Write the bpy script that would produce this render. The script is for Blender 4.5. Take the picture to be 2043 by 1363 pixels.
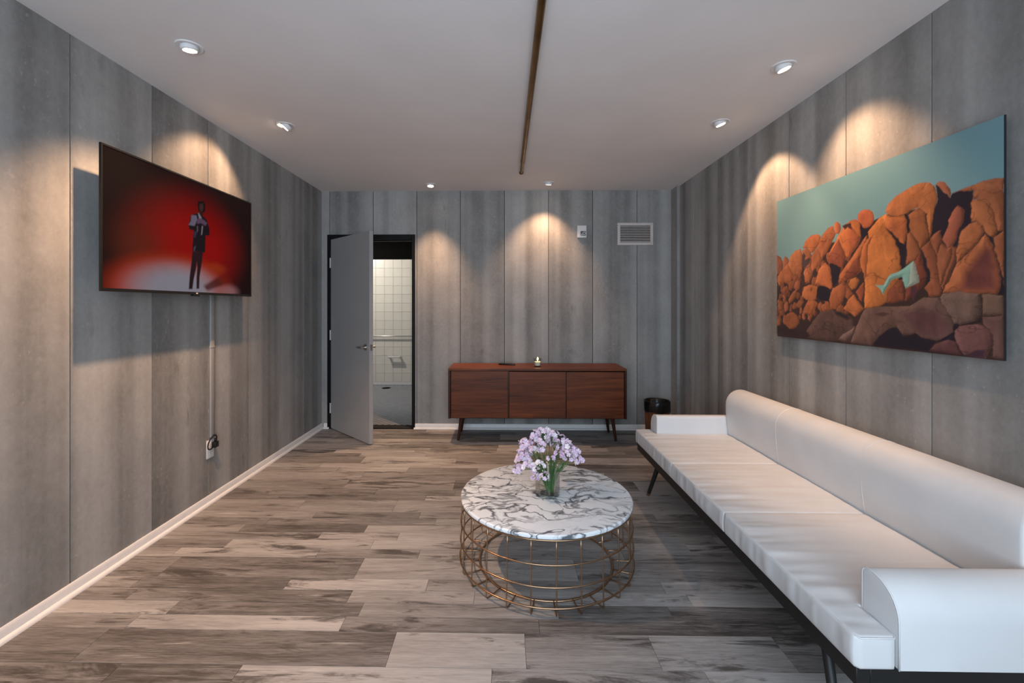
import bpy, bmesh, math, random
import numpy as np
from mathutils import Vector, Matrix

for o in list(bpy.data.objects):
    bpy.data.objects.remove(o, do_unlink=True)
scene = bpy.context.scene
COL = scene.collection
random.seed(7)
PI = math.pi

# ------------------------------------------------------------------ room size
XL, XR, YB, YF, HC = -2.0446, 1.8584, 4.9334, -0.9, 2.6422
CAMH = 1.362
PANEL = 0.487

# ------------------------------------------------------------------ camera
cam_d = bpy.data.cameras.new('camera')
cam_d.sensor_fit = 'HORIZONTAL'
cam_d.sensor_width = 36.0
cam_d.lens = 36.0 * 888.51 / 2043.0
cam_d.shift_x = (1021.5 - 991.75) / 2043.0
cam_d.shift_y = -(681.5 - 611.06) / 2043.0
cam_d.clip_start = 0.05
cam = bpy.data.objects.new('camera', cam_d)
cam.location = (0, 0, CAMH)
cam.rotation_euler = (PI / 2, 0, 0.0176)
COL.objects.link(cam)
scene.camera = cam

# ------------------------------------------------------------------ world, light, exposure
scene.view_settings.view_transform = 'Standard'
scene.view_settings.look = 'None'
scene.view_settings.gamma = 1.0
scene.view_settings.use_curve_mapping = False
scene.view_settings.exposure = -0.10
w = bpy.data.worlds.new('world'); scene.world = w
w.use_nodes = True
w.node_tree.nodes['Background'].inputs[0].default_value = (0.62, 0.72, 0.9, 1)
w.node_tree.nodes['Background'].inputs[1].default_value = 0.35

def area(name, loc, rot, sx, sy, power, color):
    d = bpy.data.lights.new(name, 'AREA'); d.shape = 'RECTANGLE'
    d.size = sx; d.size_y = sy; d.energy = power; d.color = color
    o = bpy.data.objects.new(name, d); o.location = loc; o.rotation_euler = rot
    COL.objects.link(o); return o
# daylight falling in through the window behind the camera
DAY = area('window_daylight', (0.0, YF - 0.30, 1.45), (PI / 2, 0, 0), 3.0, 1.9, 150.0, (0.73, 0.86, 1.0))
LAMP_COL = (1.0, 0.60, 0.34)
LAMP_K = 1.0
# lamps: position, aim point, spot power, cone (deg), blend, facing of the eyeball
LAMPS = [
    ('L1', (-1.555, 2.169), (-1.55, 2.36, 0.0), 265, 102, 0.9),
    ('L2', (-1.551, 3.124), (-2.045, 3.00, 2.02), 42, 84, 0.5),
    ('R1', (1.485, 2.401), (1.858, 2.34, 1.72), 64, 82, 0.8),
    ('R2', (1.498, 3.126), (1.858, 3.08, 1.68), 60, 80, 0.4),
    ('B1', (-0.781, 4.667), (-0.78, 4.64, 0.0), 150, 72, 0.9),
    ('B2', (0.451, 4.631), (0.40, 4.90, 1.50), 64, 86, 0.7),
]

# ------------------------------------------------------------------ helpers
def tag(o, label=None, cat=None, group=None, kind=None):
    if label: o['label'] = label
    if cat: o['category'] = cat
    if group: o['group'] = group
    if kind: o['kind'] = kind
    return o

def empty(name, loc=(0, 0, 0), rz=0.0, label=None, cat=None, group=None, kind=None):
    o = bpy.data.objects.new(name, None)
    o.empty_display_size = 0.05
    o.location = loc; o.rotation_euler = (0, 0, rz)
    COL.objects.link(o)
    return tag(o, label, cat, group, kind)

def link_mesh(name, me, mat=None, parent=None, loc=None, rot=None):
    o = bpy.data.objects.new(name, me)
    if mat is not None and len(me.materials) == 0: me.materials.append(mat)
    COL.objects.link(o)
    if parent is not None: o.parent = parent
    if loc is not None: o.location = loc
    if rot is not None: o.rotation_euler = rot
    return o

def bm_mesh(bm, name, smooth=False):
    bmesh.ops.recalc_face_normals(bm, faces=bm.faces)
    me = bpy.data.meshes.new(name)
    bm.to_mesh(me); bm.free()
    if smooth:
        me.polygons.foreach_set('use_smooth', [True] * len(me.polygons))
        if smooth is not True:
            try: me.set_sharp_from_angle(angle=math.radians(smooth))
            except Exception: pass
    return me

def add_box(bm, x0, x1, y0, y1, z0, z1, bevel=0.0, seg=2):
    r = bmesh.ops.create_cube(bm, size=1.0)
    vs = r['verts']
    bmesh.ops.scale(bm, vec=(abs(x1 - x0), abs(y1 - y0), abs(z1 - z0)), verts=vs)
    bmesh.ops.translate(bm, vec=((x0 + x1) / 2, (y0 + y1) / 2, (z0 + z1) / 2), verts=vs)
    if bevel > 0:
        es = set()
        for v in vs: es.update(v.link_edges)
        bmesh.ops.bevel(bm, geom=list(es), offset=bevel, segments=seg, profile=0.5, affect='EDGES')
    return vs

def box(name, b, mat, parent=None, bevel=0.0, seg=2, smooth=False):
    bm = bmesh.new()
    bl = b if isinstance(b, list) else [b]
    for q in bl: add_box(bm, *q, bevel=bevel, seg=seg)
    return link_mesh(name, bm_mesh(bm, name, smooth or (40 if bevel > 0 else False)), mat, parent)

def add_cyl(bm, p0, p1, r0, r1=None, seg=24, cap=True):
    r1 = r0 if r1 is None else r1
    p0, p1 = Vector(p0), Vector(p1)
    d = p1 - p0
    r = bmesh.ops.create_cone(bm, cap_ends=cap, cap_tris=False, segments=seg, radius1=r0, radius2=r1, depth=d.length)
    q = Vector((0, 0, 1)).rotation_difference(d.normalized()).to_matrix().to_4x4()
    bmesh.ops.transform(bm, matrix=Matrix.Translation((p0 + p1) / 2) @ q, verts=r['verts'])
    return r['verts']

def cyl(name, p0, p1, r0, mat, parent=None, r1=None, seg=24):
    bm = bmesh.new(); add_cyl(bm, p0, p1, r0, r1, seg)
    return link_mesh(name, bm_mesh(bm, name, 40), mat, parent)

def add_tube(bm, pts, r, seg=8, closed=False, cap=True):
    pts = [Vector(p) for p in pts]
    n = len(pts); rings = []
    up = None
    for i, p in enumerate(pts):
        if closed: t = pts[(i + 1) % n] - pts[i - 1]
        elif i == 0: t = pts[1] - pts[0]
        elif i == n - 1: t = pts[-1] - pts[-2]
        else: t = pts[i + 1] - pts[i - 1]
        t.normalize()
        if up is None:
            up = Vector((0, 0, 1)) if abs(t.z) < 0.9 else Vector((1, 0, 0))
        a = t.cross(up)
        if a.length < 1e-4: a = t.cross(Vector((0.3, 1, 0.2)))
        a.normalize(); b = a.cross(t); b.normalize(); up = b
        rr = r[i] if isinstance(r, (list, tuple)) else r
        rings.append([bm.verts.new(p + rr * (math.cos(2 * PI * k / seg) * a + math.sin(2 * PI * k / seg) * b)) for k in range(seg)])
    m = n if closed else n - 1
    for i in range(m):
        A, B = rings[i], rings[(i + 1) % n]
        for k in range(seg):
            bm.faces.new((A[k], A[(k + 1) % seg], B[(k + 1) % seg], B[k]))
    if not closed and cap:
        bm.faces.new(rings[0]); bm.faces.new(rings[-1])

def tube(name, pts, r, mat, parent=None, seg=8, closed=False):
    bm = bmesh.new(); add_tube(bm, pts, r, seg, closed)
    return link_mesh(name, bm_mesh(bm, name, True), mat, parent)

def add_lathe(bm, prof, seg=48, cx=0, cy=0):
    rings = []
    for r, z in prof:
        if r < 1e-6: rings.append([bm.verts.new((cx, cy, z))])
        else: rings.append([bm.verts.new((cx + r * math.cos(2 * PI * k / seg), cy + r * math.sin(2 * PI * k / seg), z)) for k in range(seg)])
    for A, B in zip(rings, rings[1:]):
        for k in range(seg):
            k2 = (k + 1) % seg
            if len(A) == 1 and len(B) == 1: continue
            if len(A) == 1: bm.faces.new((A[0], B[k2], B[k]))
            elif len(B) == 1: bm.faces.new((A[k], A[k2], B[0]))
            else: bm.faces.new((A[k], A[k2], B[k2], B[k]))

def lathe(name, prof, mat, parent=None, seg=48, loc=None, sharp=35):
    bm = bmesh.new(); add_lathe(bm, prof, seg)
    return link_mesh(name, bm_mesh(bm, name, sharp), mat, parent, loc)

def add_prism(bm, poly, axis, a0, a1):
    """poly: 2D points; axis 'x': points are (y,z); 'y': (x,z); 'z': (x,y)"""
    def P(p, a):
        return {'x': (a, p[0], p[1]), 'y': (p[0], a, p[1]), 'z': (p[0], p[1], a)}[axis]
    A = [bm.verts.new(P(p, a0)) for p in poly]; B = [bm.verts.new(P(p, a1)) for p in poly]
    n = len(poly)
    bm.faces.new(A); bm.faces.new(list(reversed(B)))
    for i in range(n): bm.faces.new((A[i], B[i], B[(i + 1) % n], A[(i + 1) % n]))

def prism(name, poly, axis, a0, a1, mat, parent=None, smooth=False):
    bm = bmesh.new(); add_prism(bm, poly, axis, a0, a1)
    return link_mesh(name, bm_mesh(bm, name, smooth), mat, parent)

# ------------------------------------------------------------------ materials
def s2l(c):
    return tuple(((x / 255) / 12.92 if x / 255 <= 0.04045 else ((x / 255 + 0.055) / 1.055) ** 2.4) for x in c)

class N:
    """small node-graph builder"""
    def __init__(self, name):
        self.m = bpy.data.materials.new(name); self.m.use_nodes = True
        self.t = self.m.node_tree; self.n = self.t.nodes; self.l = self.t.links
        self.b = self.n['Principled BSDF']
    def new(self, t, **kw):
        n = self.n.new(t)
        for k, v in kw.items(): setattr(n, k, v)
        return n
    def link(self, a, b): self.l.new(a, b)
    def set(self, sock, v):
        if hasattr(v, 'links') or hasattr(v, 'is_linked'): self.l.new(v, sock)
        else: sock.default_value = v
    def math(self, op, a, b=0.0, c=None, clamp=False):
        n = self.new('ShaderNodeMath', operation=op); n.use_clamp = clamp
        self.set(n.inputs[0], a); self.set(n.inputs[1], b)
        if c is not None: self.set(n.inputs[2], c)
        return n.outputs[0]
    def noise(self, vec, scale=5.0, detail=2.0, rough=0.5, dist=0.0, w=None):
        n = self.new('ShaderNodeTexNoise')
        if w is not None:
            n.noise_dimensions = '4D'; self.set(n.inputs['W'], w)
        self.set(n.inputs['Vector'], vec)
        n.inputs['Scale'].default_value = scale; n.inputs['Detail'].default_value = detail
        n.inputs['Roughness'].default_value = rough; n.inputs['Distortion'].default_value = dist
        return n.outputs['Fac']
    def remap(self, v, a, b, c=0.0, d=1.0, smooth=True):
        n = self.new('ShaderNodeMapRange'); n.clamp = True
        n.interpolation_type = 'SMOOTHSTEP' if smooth else 'LINEAR'
        self.set(n.inputs[0], v)
        for i, q in enumerate((a, b, c, d)): n.inputs[i + 1].default_value = q
        return n.outputs[0]
    def mix(self, f, a, b, mode='MIX'):
        n = self.new('ShaderNodeMix', data_type='RGBA', blend_type=mode)
        self.set(n.inputs[0], f)
        for i, q in ((6, a), (7, b)):
            if isinstance(q, (tuple, list)): n.inputs[i].default_value = tuple(q[:3]) + (1,)
            else: self.l.new(q, n.inputs[i])
        return n.outputs[2]
    def map(self, vec, scale=(1, 1, 1), loc=(0, 0, 0), rot=(0, 0, 0)):
        n = self.new('ShaderNodeMapping'); self.l.new(vec, n.inputs[0])
        n.inputs['Location'].default_value = loc; n.inputs['Scale'].default_value = scale; n.inputs['Rotation'].default_value = rot
        return n.outputs[0]
    def obj(self): return self.new('ShaderNodeTexCoord').outputs['Object']
    def rnd(self): return self.new('ShaderNodeObjectInfo').outputs['Random']
    def col(self, c):
        if isinstance(c, (tuple, list)): self.b.inputs['Base Color'].default_value = tuple(c[:3]) + (1,)
        else: self.l.new(c, self.b.inputs['Base Color'])
        return self
    def pr(self, **kw):
        for k, v in kw.items():
            s = self.b.inputs[k.replace('_', ' ')]
            if isinstance(v, (int, float)): s.default_value = v
            elif isinstance(v, (tuple, list)): s.default_value = tuple(v[:3]) + (1,)
            else: self.l.new(v, s)
        return self
    def bump(self, h, strength=0.2, dist=0.01):
        n = self.new('ShaderNodeBump'); n.inputs['Strength'].default_value = strength
        n.inputs['Distance'].default_value = dist
        self.l.new(h, n.inputs['Height']); self.l.new(n.outputs[0], self.b.inputs['Normal'])
        return self

def simple(name, c, rough=0.5, metal=0.0, var=0.06, scale=30.0, spec=0.5):
    g = N(name)
    f = g.noise(g.obj(), scale, 3)
    g.col(g.mix(g.remap(f, 0.3, 0.7), tuple(x * (1 - var) for x in c), tuple(min(1, x * (1 + var)) for x in c)))
    g.pr(Roughness=rough, Metallic=metal)
    g.b.inputs['Specular IOR Level'].default_value = spec
    return g.m

M = {}
def mat_concrete():
    g = N('concrete_panel')
    o = g.obj(); r = g.rnd()
    W = g.math('MULTIPLY', r, 37.0)
    band = g.noise(g.map(o, (5.2, 1, 0.07)), 1.0, 1.2, 0.45, w=W)
    band2 = g.noise(g.map(o, (17, 1, 0.16)), 1.0, 1.5, 0.5, w=W)
    cloud = g.noise(g.map(o, (4.5, 4, 3.0)), 1.0, 6, 0.62, w=W)
    fine = g.noise(g.map(o, (46, 30, 34)), 1.0, 4, 0.65, w=W)
    b = g.remap(band, 0.33, 0.67)
    v = g.math('MULTIPLY', b, 0.36)
    v = g.math('MULTIPLY_ADD', g.remap(band2, 0.3, 0.7), 0.10, v)
    v = g.math('MULTIPLY_ADD', cloud, 0.50, v)
    v = g.math('MULTIPLY_ADD', fine, 0.30, v)
    v = g.remap(v, 0.26, 0.98, smooth=False)
    c = g.mix(v, s2l((104, 102, 100)), s2l((174, 172, 170)))
    # pale lime specks in loose clusters
    sp = g.noise(g.map(o, (55, 55, 38)), 1.0, 2, 0.5, w=W)
    cl = g.noise(g.map(o, (3.4, 3.4, 2.2)), 1.0, 3, 0.6, w=g.math('ADD', W, 5.0))
    f = g.math('MULTIPLY', g.remap(sp, 0.62, 0.70), g.remap(cl, 0.46, 0.62))
    c = g.mix(g.math('MULTIPLY', f, 0.28), c, s2l((200, 198, 194)))
    # dark streaky stains
    st = g.noise(g.map(o, (14, 14, 5), rot=(0, 0.5, 0)), 1.0, 4, 0.6, w=g.math('ADD', W, 11.0))
    st2 = g.noise(g.map(o, (1.7, 1.7, 1.3)), 1.0, 2, 0.5, w=g.math('ADD', W, 19.0))
    f2 = g.math('MULTIPLY', g.remap(st, 0.56, 0.74), g.remap(st2, 0.52, 0.68))
    c = g.mix(g.math('MULTIPLY', f2, 0.5), c, s2l((70, 67, 64)))
    g.col(c); g.pr(Roughness=0.62)
    g.b.inputs['Specular IOR Level'].default_value = 0.35
    g.bump(g.math('ADD', g.math('MULTIPLY', fine, 0.5), cloud), 0.18, 0.004)
    return g.m
M['concrete'] = mat_concrete()

def mat_plank():
    g = N('weathered_plank')
    o = g.obj(); r = g.rnd()
    W = g.math('MULTIPLY', r, 53.0)
    rand2 = g.math('FRACT', g.math('MULTIPLY', r, 17.31))
    grain = g.noise(g.map(o, (2.2, 60, 1)), 1.0, 6, 0.66, 0.5, w=W)
    fine = g.noise(g.map(o, (14, 210, 1)), 1.0, 3, 0.6, 0.2, w=W)
    smear = g.noise(g.map(o, (1.3, 8, 1)), 1.0, 3, 0.55, 0.5, w=g.math('ADD', W, 3.0))
    v = g.math('MULTIPLY', g.remap(rand2, 0.0, 1.0, 0.0, 0.34, False), 1.0)
    v = g.math('MULTIPLY_ADD', grain, 0.52, v)
    v = g.math('MULTIPLY_ADD', smear, 0.50, v)
    v = g.math('MULTIPLY_ADD', fine, 0.40, v)
    v = g.remap(v, 0.62, 1.16, smooth=False)
    c = g.mix(v, s2l((80, 74, 71)), s2l((180, 176, 174)))
    # smoky weathered patches with torn, grain-wise edges
    wp = g.noise(g.map(o, (2.4, 15, 1)), 1.0, 7, 0.72, 1.0, w=g.math('ADD', W, 7.0))
    wm = g.noise(g.map(o, (1.1, 3.5, 1)), 1.0, 2, 0.5, w=g.math('ADD', W, 13.0))
    th = g.math('ADD', wp, g.math('MULTIPLY', g.math('SUBTRACT', wm, 0.5), 0.55))
    c = g.mix(g.math('MULTIPLY', g.remap(th, 0.52, 0.66), 0.85), c, s2l((62, 56, 53)))
    c = g.mix(g.math('MULTIPLY', g.remap(grain, 0.60, 0.70), 0.45), c, s2l((74, 67, 62)))
    # pale rubbed streaks
    c = g.mix(g.math('MULTIPLY', g.remap(g.noise(g.map(o, (1.8, 24, 1)), 1.0, 5, 0.7, 0.6, w=g.math('ADD', W, 23.0)), 0.58, 0.72), 0.5), c, s2l((204, 200, 196)))
    # knots
    vo = g.new('ShaderNodeTexVoronoi'); vo.voronoi_dimensions = '4D'
    g.link(g.map(o, (3.4, 8.0, 1)), vo.inputs['Vector']); g.link(W, vo.inputs['W']); vo.inputs['Scale'].default_value = 1.0
    kd = g.math('ADD', vo.outputs['Distance'], g.math('MULTIPLY', g.math('SUBTRACT', grain, 0.5), 0.10))
    c = g.mix(g.math('MULTIPLY', g.remap(kd, 0.13, 0.03), 0.75), c, s2l((48, 41, 37)))
    g.col(c)
    g.pr(Roughness=g.remap(grain, 0.2, 0.8, 0.44, 0.6))
    g.b.inputs['Specular IOR Level'].default_value = 0.4
    g.bump(g.math('ADD', grain, g.math('MULTIPLY', fine, 0.5)), 0.15, 0.002)
    return g.m
M['plank'] = mat_plank()

def mat_wood(name, dark, light, rough=0.34, axis=(1.5, 22, 22)):
    g = N(name); o = g.obj(); W = g.math('MULTIPLY', g.rnd(), 31.0)
    a = g.noise(g.map(o, axis), 1.0, 5, 0.6, 0.7, w=W)
    b = g.noise(g.map(o, tuple(x * 3.5 for x in axis)), 1.0, 3, 0.6, 0.2, w=W)
    v = g.remap(g.math('MULTIPLY_ADD', b, 0.35, g.math('MULTIPLY', a, 0.9)), 0.38, 0.86, smooth=False)
    g.col(g.mix(v, dark, light)); g.pr(Roughness=rough); g.b.inputs['Specular IOR Level'].default_value = 0.25
    g.bump(b, 0.05, 0.001)
    return g.m
M['walnut'] = mat_wood('walnut', s2l((56, 27, 15)), s2l((128, 66, 33)), 0.42)
M['walnut_dark'] = mat_wood('walnut_dark', s2l((38, 20, 13)), s2l((74, 40, 26)), axis=(22, 22, 1.5))
M['bin_wood'] = mat_wood('bin_wood', s2l((58, 34, 22)), s2l((140, 88, 52)), 0.4, (30, 30, 1.5))

def mat_marble():
    g = N('marble'); o = g.obj()
    warp = g.noise(g.map(o, (2.2, 3.4, 2)), 1.0, 4, 0.6)
    wv = g.new('ShaderNodeVectorMath', operation='MULTIPLY_ADD')
    nz = g.new('ShaderNodeTexNoise'); g.link(g.map(o, (1, 1, 1)), nz.inputs['Vector']); nz.inputs['Scale'].default_value = 3.2; nz.inputs['Detail'].default_value = 5
    g.link(nz.outputs['Color'], wv.inputs[0]); wv.inputs[1].default_value = (0.30, 0.30, 0.0); g.link(o, wv.inputs[2])
    vec = wv.outputs[0]
    def ridge(scale, loc, width, rot):
        n = g.noise(g.map(vec, scale, loc, (0, 0, rot)), 1.0, 2.5, 0.55, 0.3)
        d = g.math('ABSOLUTE', g.math('SUBTRACT', n, 0.5))
        return g.remap(d, width, 0.0)
    mask = g.remap(g.noise(g.map(o, (2.4, 4.2, 1), (3.1, 0.4, 0), (0, 0, 0.35)), 1.0, 2, 0.5), 0.36, 0.58)
    r1 = ridge((3.2, 7.0, 1), (0.2, 0.7, 0), 0.030, 0.45)
    r2 = ridge((7.5, 12.0, 1), (4.2, 1.7, 0), 0.040, 0.3)
    r3 = ridge((2.0, 5.0, 1), (8.8, 2.1, 0), 0.014, 0.5)
    v = g.math('MAXIMUM', g.math('MULTIPLY', r1, g.math('MULTIPLY_ADD', mask, 0.7, 0.25)), g.math('MULTIPLY', g.math('MULTIPLY', r2, mask), 0.75))
    v = g.math('MAXIMUM', v, r3)
    patch = g.remap(g.noise(g.map(vec, (2.2, 8.0, 1), (5.3, 3.3, 0), (0, 0, 0.2)), 1.0, 5, 0.65), 0.60, 0.70)
    v = g.math('MAXIMUM', v, g.math('MULTIPLY', patch, 0.85))
    haze = g.remap(g.noise(g.map(o, (3, 5, 1)), 1.0, 3, 0.6), 0.35, 0.75, 0.0, 0.14)
    v = g.math('ADD', v, haze, clamp=True)
    g.col(g.mix(v, s2l((236, 241, 246)), s2l((94, 99, 106)))); g.pr(Roughness=0.22)
    return g.m
M['marble'] = mat_marble()

def mat_leather():
    g = N('white_leather'); o = g.obj()
    a = g.noise(o, 420.0, 2); b = g.noise(o, 5.0, 3)
    g.col(g.mix(g.remap(b, 0.3, 0.7), s2l((217, 217, 218)), s2l((223, 223, 224)))); g.pr(Roughness=0.46)
    g.b.inputs['Specular IOR Level'].default_value = 0.4
    g.bump(a, 0.05, 0.001)
    return g.m
M['leather'] = mat_leather()

def mat_ceiling():
    g = N('ceiling_paint'); o = g.obj()
    g.col(g.mix(g.remap(g.noise(o, 2.0, 4), 0.3, 0.7), s2l((228, 223, 222)), s2l((233, 228, 227)))); g.pr(Roughness=0.75)
    g.bump(g.noise(o, 160.0, 3), 0.06, 0.002); return g.m
M['ceiling'] = mat_ceiling()
M['dark_gap'] = simple('dark_gap', s2l((34, 32, 31)), 0.9)
M['subfloor'] = simple('subfloor', s2l((40, 34, 30)), 0.9)
M['white_paint'] = simple('white_trim_paint', s2l((226, 224, 224)), 0.4, var=0.02)
M['door_paint'] = simple('grey_door_paint', s2l((158, 156, 156)), 0.45, var=0.03, scale=4)
M['black_paint'] = simple('black_frame_paint', s2l((9, 9, 9)), 0.5, spec=0.2)
M['black_metal'] = simple('black_metal', s2l((26, 25, 25)), 0.5)
M['black_plastic'] = simple('black_plastic', s2l((16, 16, 17)), 0.35)
M['chrome'] = simple('satin_nickel', (0.62, 0.6, 0.58), 0.28, 1.0)
M['copper'] = simple('copper_wire', (0.44, 0.285, 0.175), 0.3, 1.0)
M['brass'] = simple('aged_brass', s2l((132, 104, 62)), 0.34, 1.0, var=0.2, scale=8)
M['white_plastic'] = simple('white_plastic', s2l((222, 220, 218)), 0.4, var=0.02)
M['grey_lens'] = simple('grey_lens', s2l((96, 96, 100)), 0.2)
M['vent_white'] = simple('vent_enamel', s2l((200, 192, 188)), 0.45, var=0.03)
M['tile'] = simple('ceramic_tile', s2l((218, 214, 206)), 0.28, var=0.02, scale=6)
M['grout'] = simple('grout', s2l((186, 182, 174)), 0.9)
M['floor_tile'] = simple('grey_mosaic_tile', s2l((142, 146, 156)), 0.5, var=0.08, scale=14)
M['floor_grout'] = simple('dark_grout', s2l((60, 60, 66)), 0.9)
M['charcoal'] = simple('near_black_matte', s2l((9, 9, 9)), 0.9, spec=0.05)
M['bag'] = simple('bin_bag', s2l((20, 19, 19)), 0.3)
M['raceway'] = simple('raceway_grey', s2l((150, 147, 144)), 0.5, var=0.04)
M['art_edge'] = simple('panel_edge', s2l((30, 32, 34)), 0.4)
M['front_wall'] = simple('front_wall_paint', s2l((150, 148, 146)), 0.7)
M['wax'] = simple('candle_wax', s2l((226, 216, 200)), 0.5, var=0.02)
M['stem'] = simple('flower_stem', s2l((74, 108, 56)), 0.5, var=0.2, scale=60)
M['bud'] = simple('flower_bud', s2l((184, 190, 140)), 0.5, var=0.12, scale=60)

def mat_petal(name, a, b):
    g = N(name)
    g.col(g.mix(g.rnd(), a, b)); g.pr(Roughness=0.55)
    g.b.inputs['Subsurface Weight'].default_value = 0.0
    return g.m
M['petal_lilac'] = mat_petal('lilac_petal', s2l((204, 176, 206)), s2l((224, 204, 222)))
M['petal_pale'] = mat_petal('pale_petal', s2l((226, 212, 224)), s2l((238, 232, 236)))

def mat_glass(name, tint, rough=0.0, fac=0.42):
    g = N(name)
    tr = g.new('ShaderNodeBsdfTransparent'); tr.inputs[0].default_value = tint + (1,)
    gl = g.new('ShaderNodeBsdfGlossy'); gl.inputs['Roughness'].default_value = 0.04
    lw = g.new('ShaderNodeLayerWeight'); lw.inputs[0].default_value = 0.32
    mx = g.new('ShaderNodeMixShader')
    f = g.math('MULTIPLY', lw.outputs['Fresnel'], fac, clamp=True)
    g.link(f, mx.inputs[0]); g.link(tr.outputs[0], mx.inputs[1]); g.link(gl.outputs[0], mx.inputs[2])
    g.link(mx.outputs[0], g.n['Material Output'].inputs[0])
    return g.m
M['glass'] = mat_glass('clear_glass', (0.94, 0.96, 0.95))
M['window_glass'] = mat_glass('window_glass', (0.97, 0.98, 0.98), fac=0.4)

def mat_emit(name, c, s):
    g = N(name); g.col(c); g.pr(Emission_Color=c, Emission_Strength=s); return g.m
M['lamp_face'] = mat_emit('lamp_face', (1.0, 0.80, 0.58), 26.0)
M['flame'] = mat_emit('candle_flame', (1.0, 0.62, 0.22), 14.0)

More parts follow.
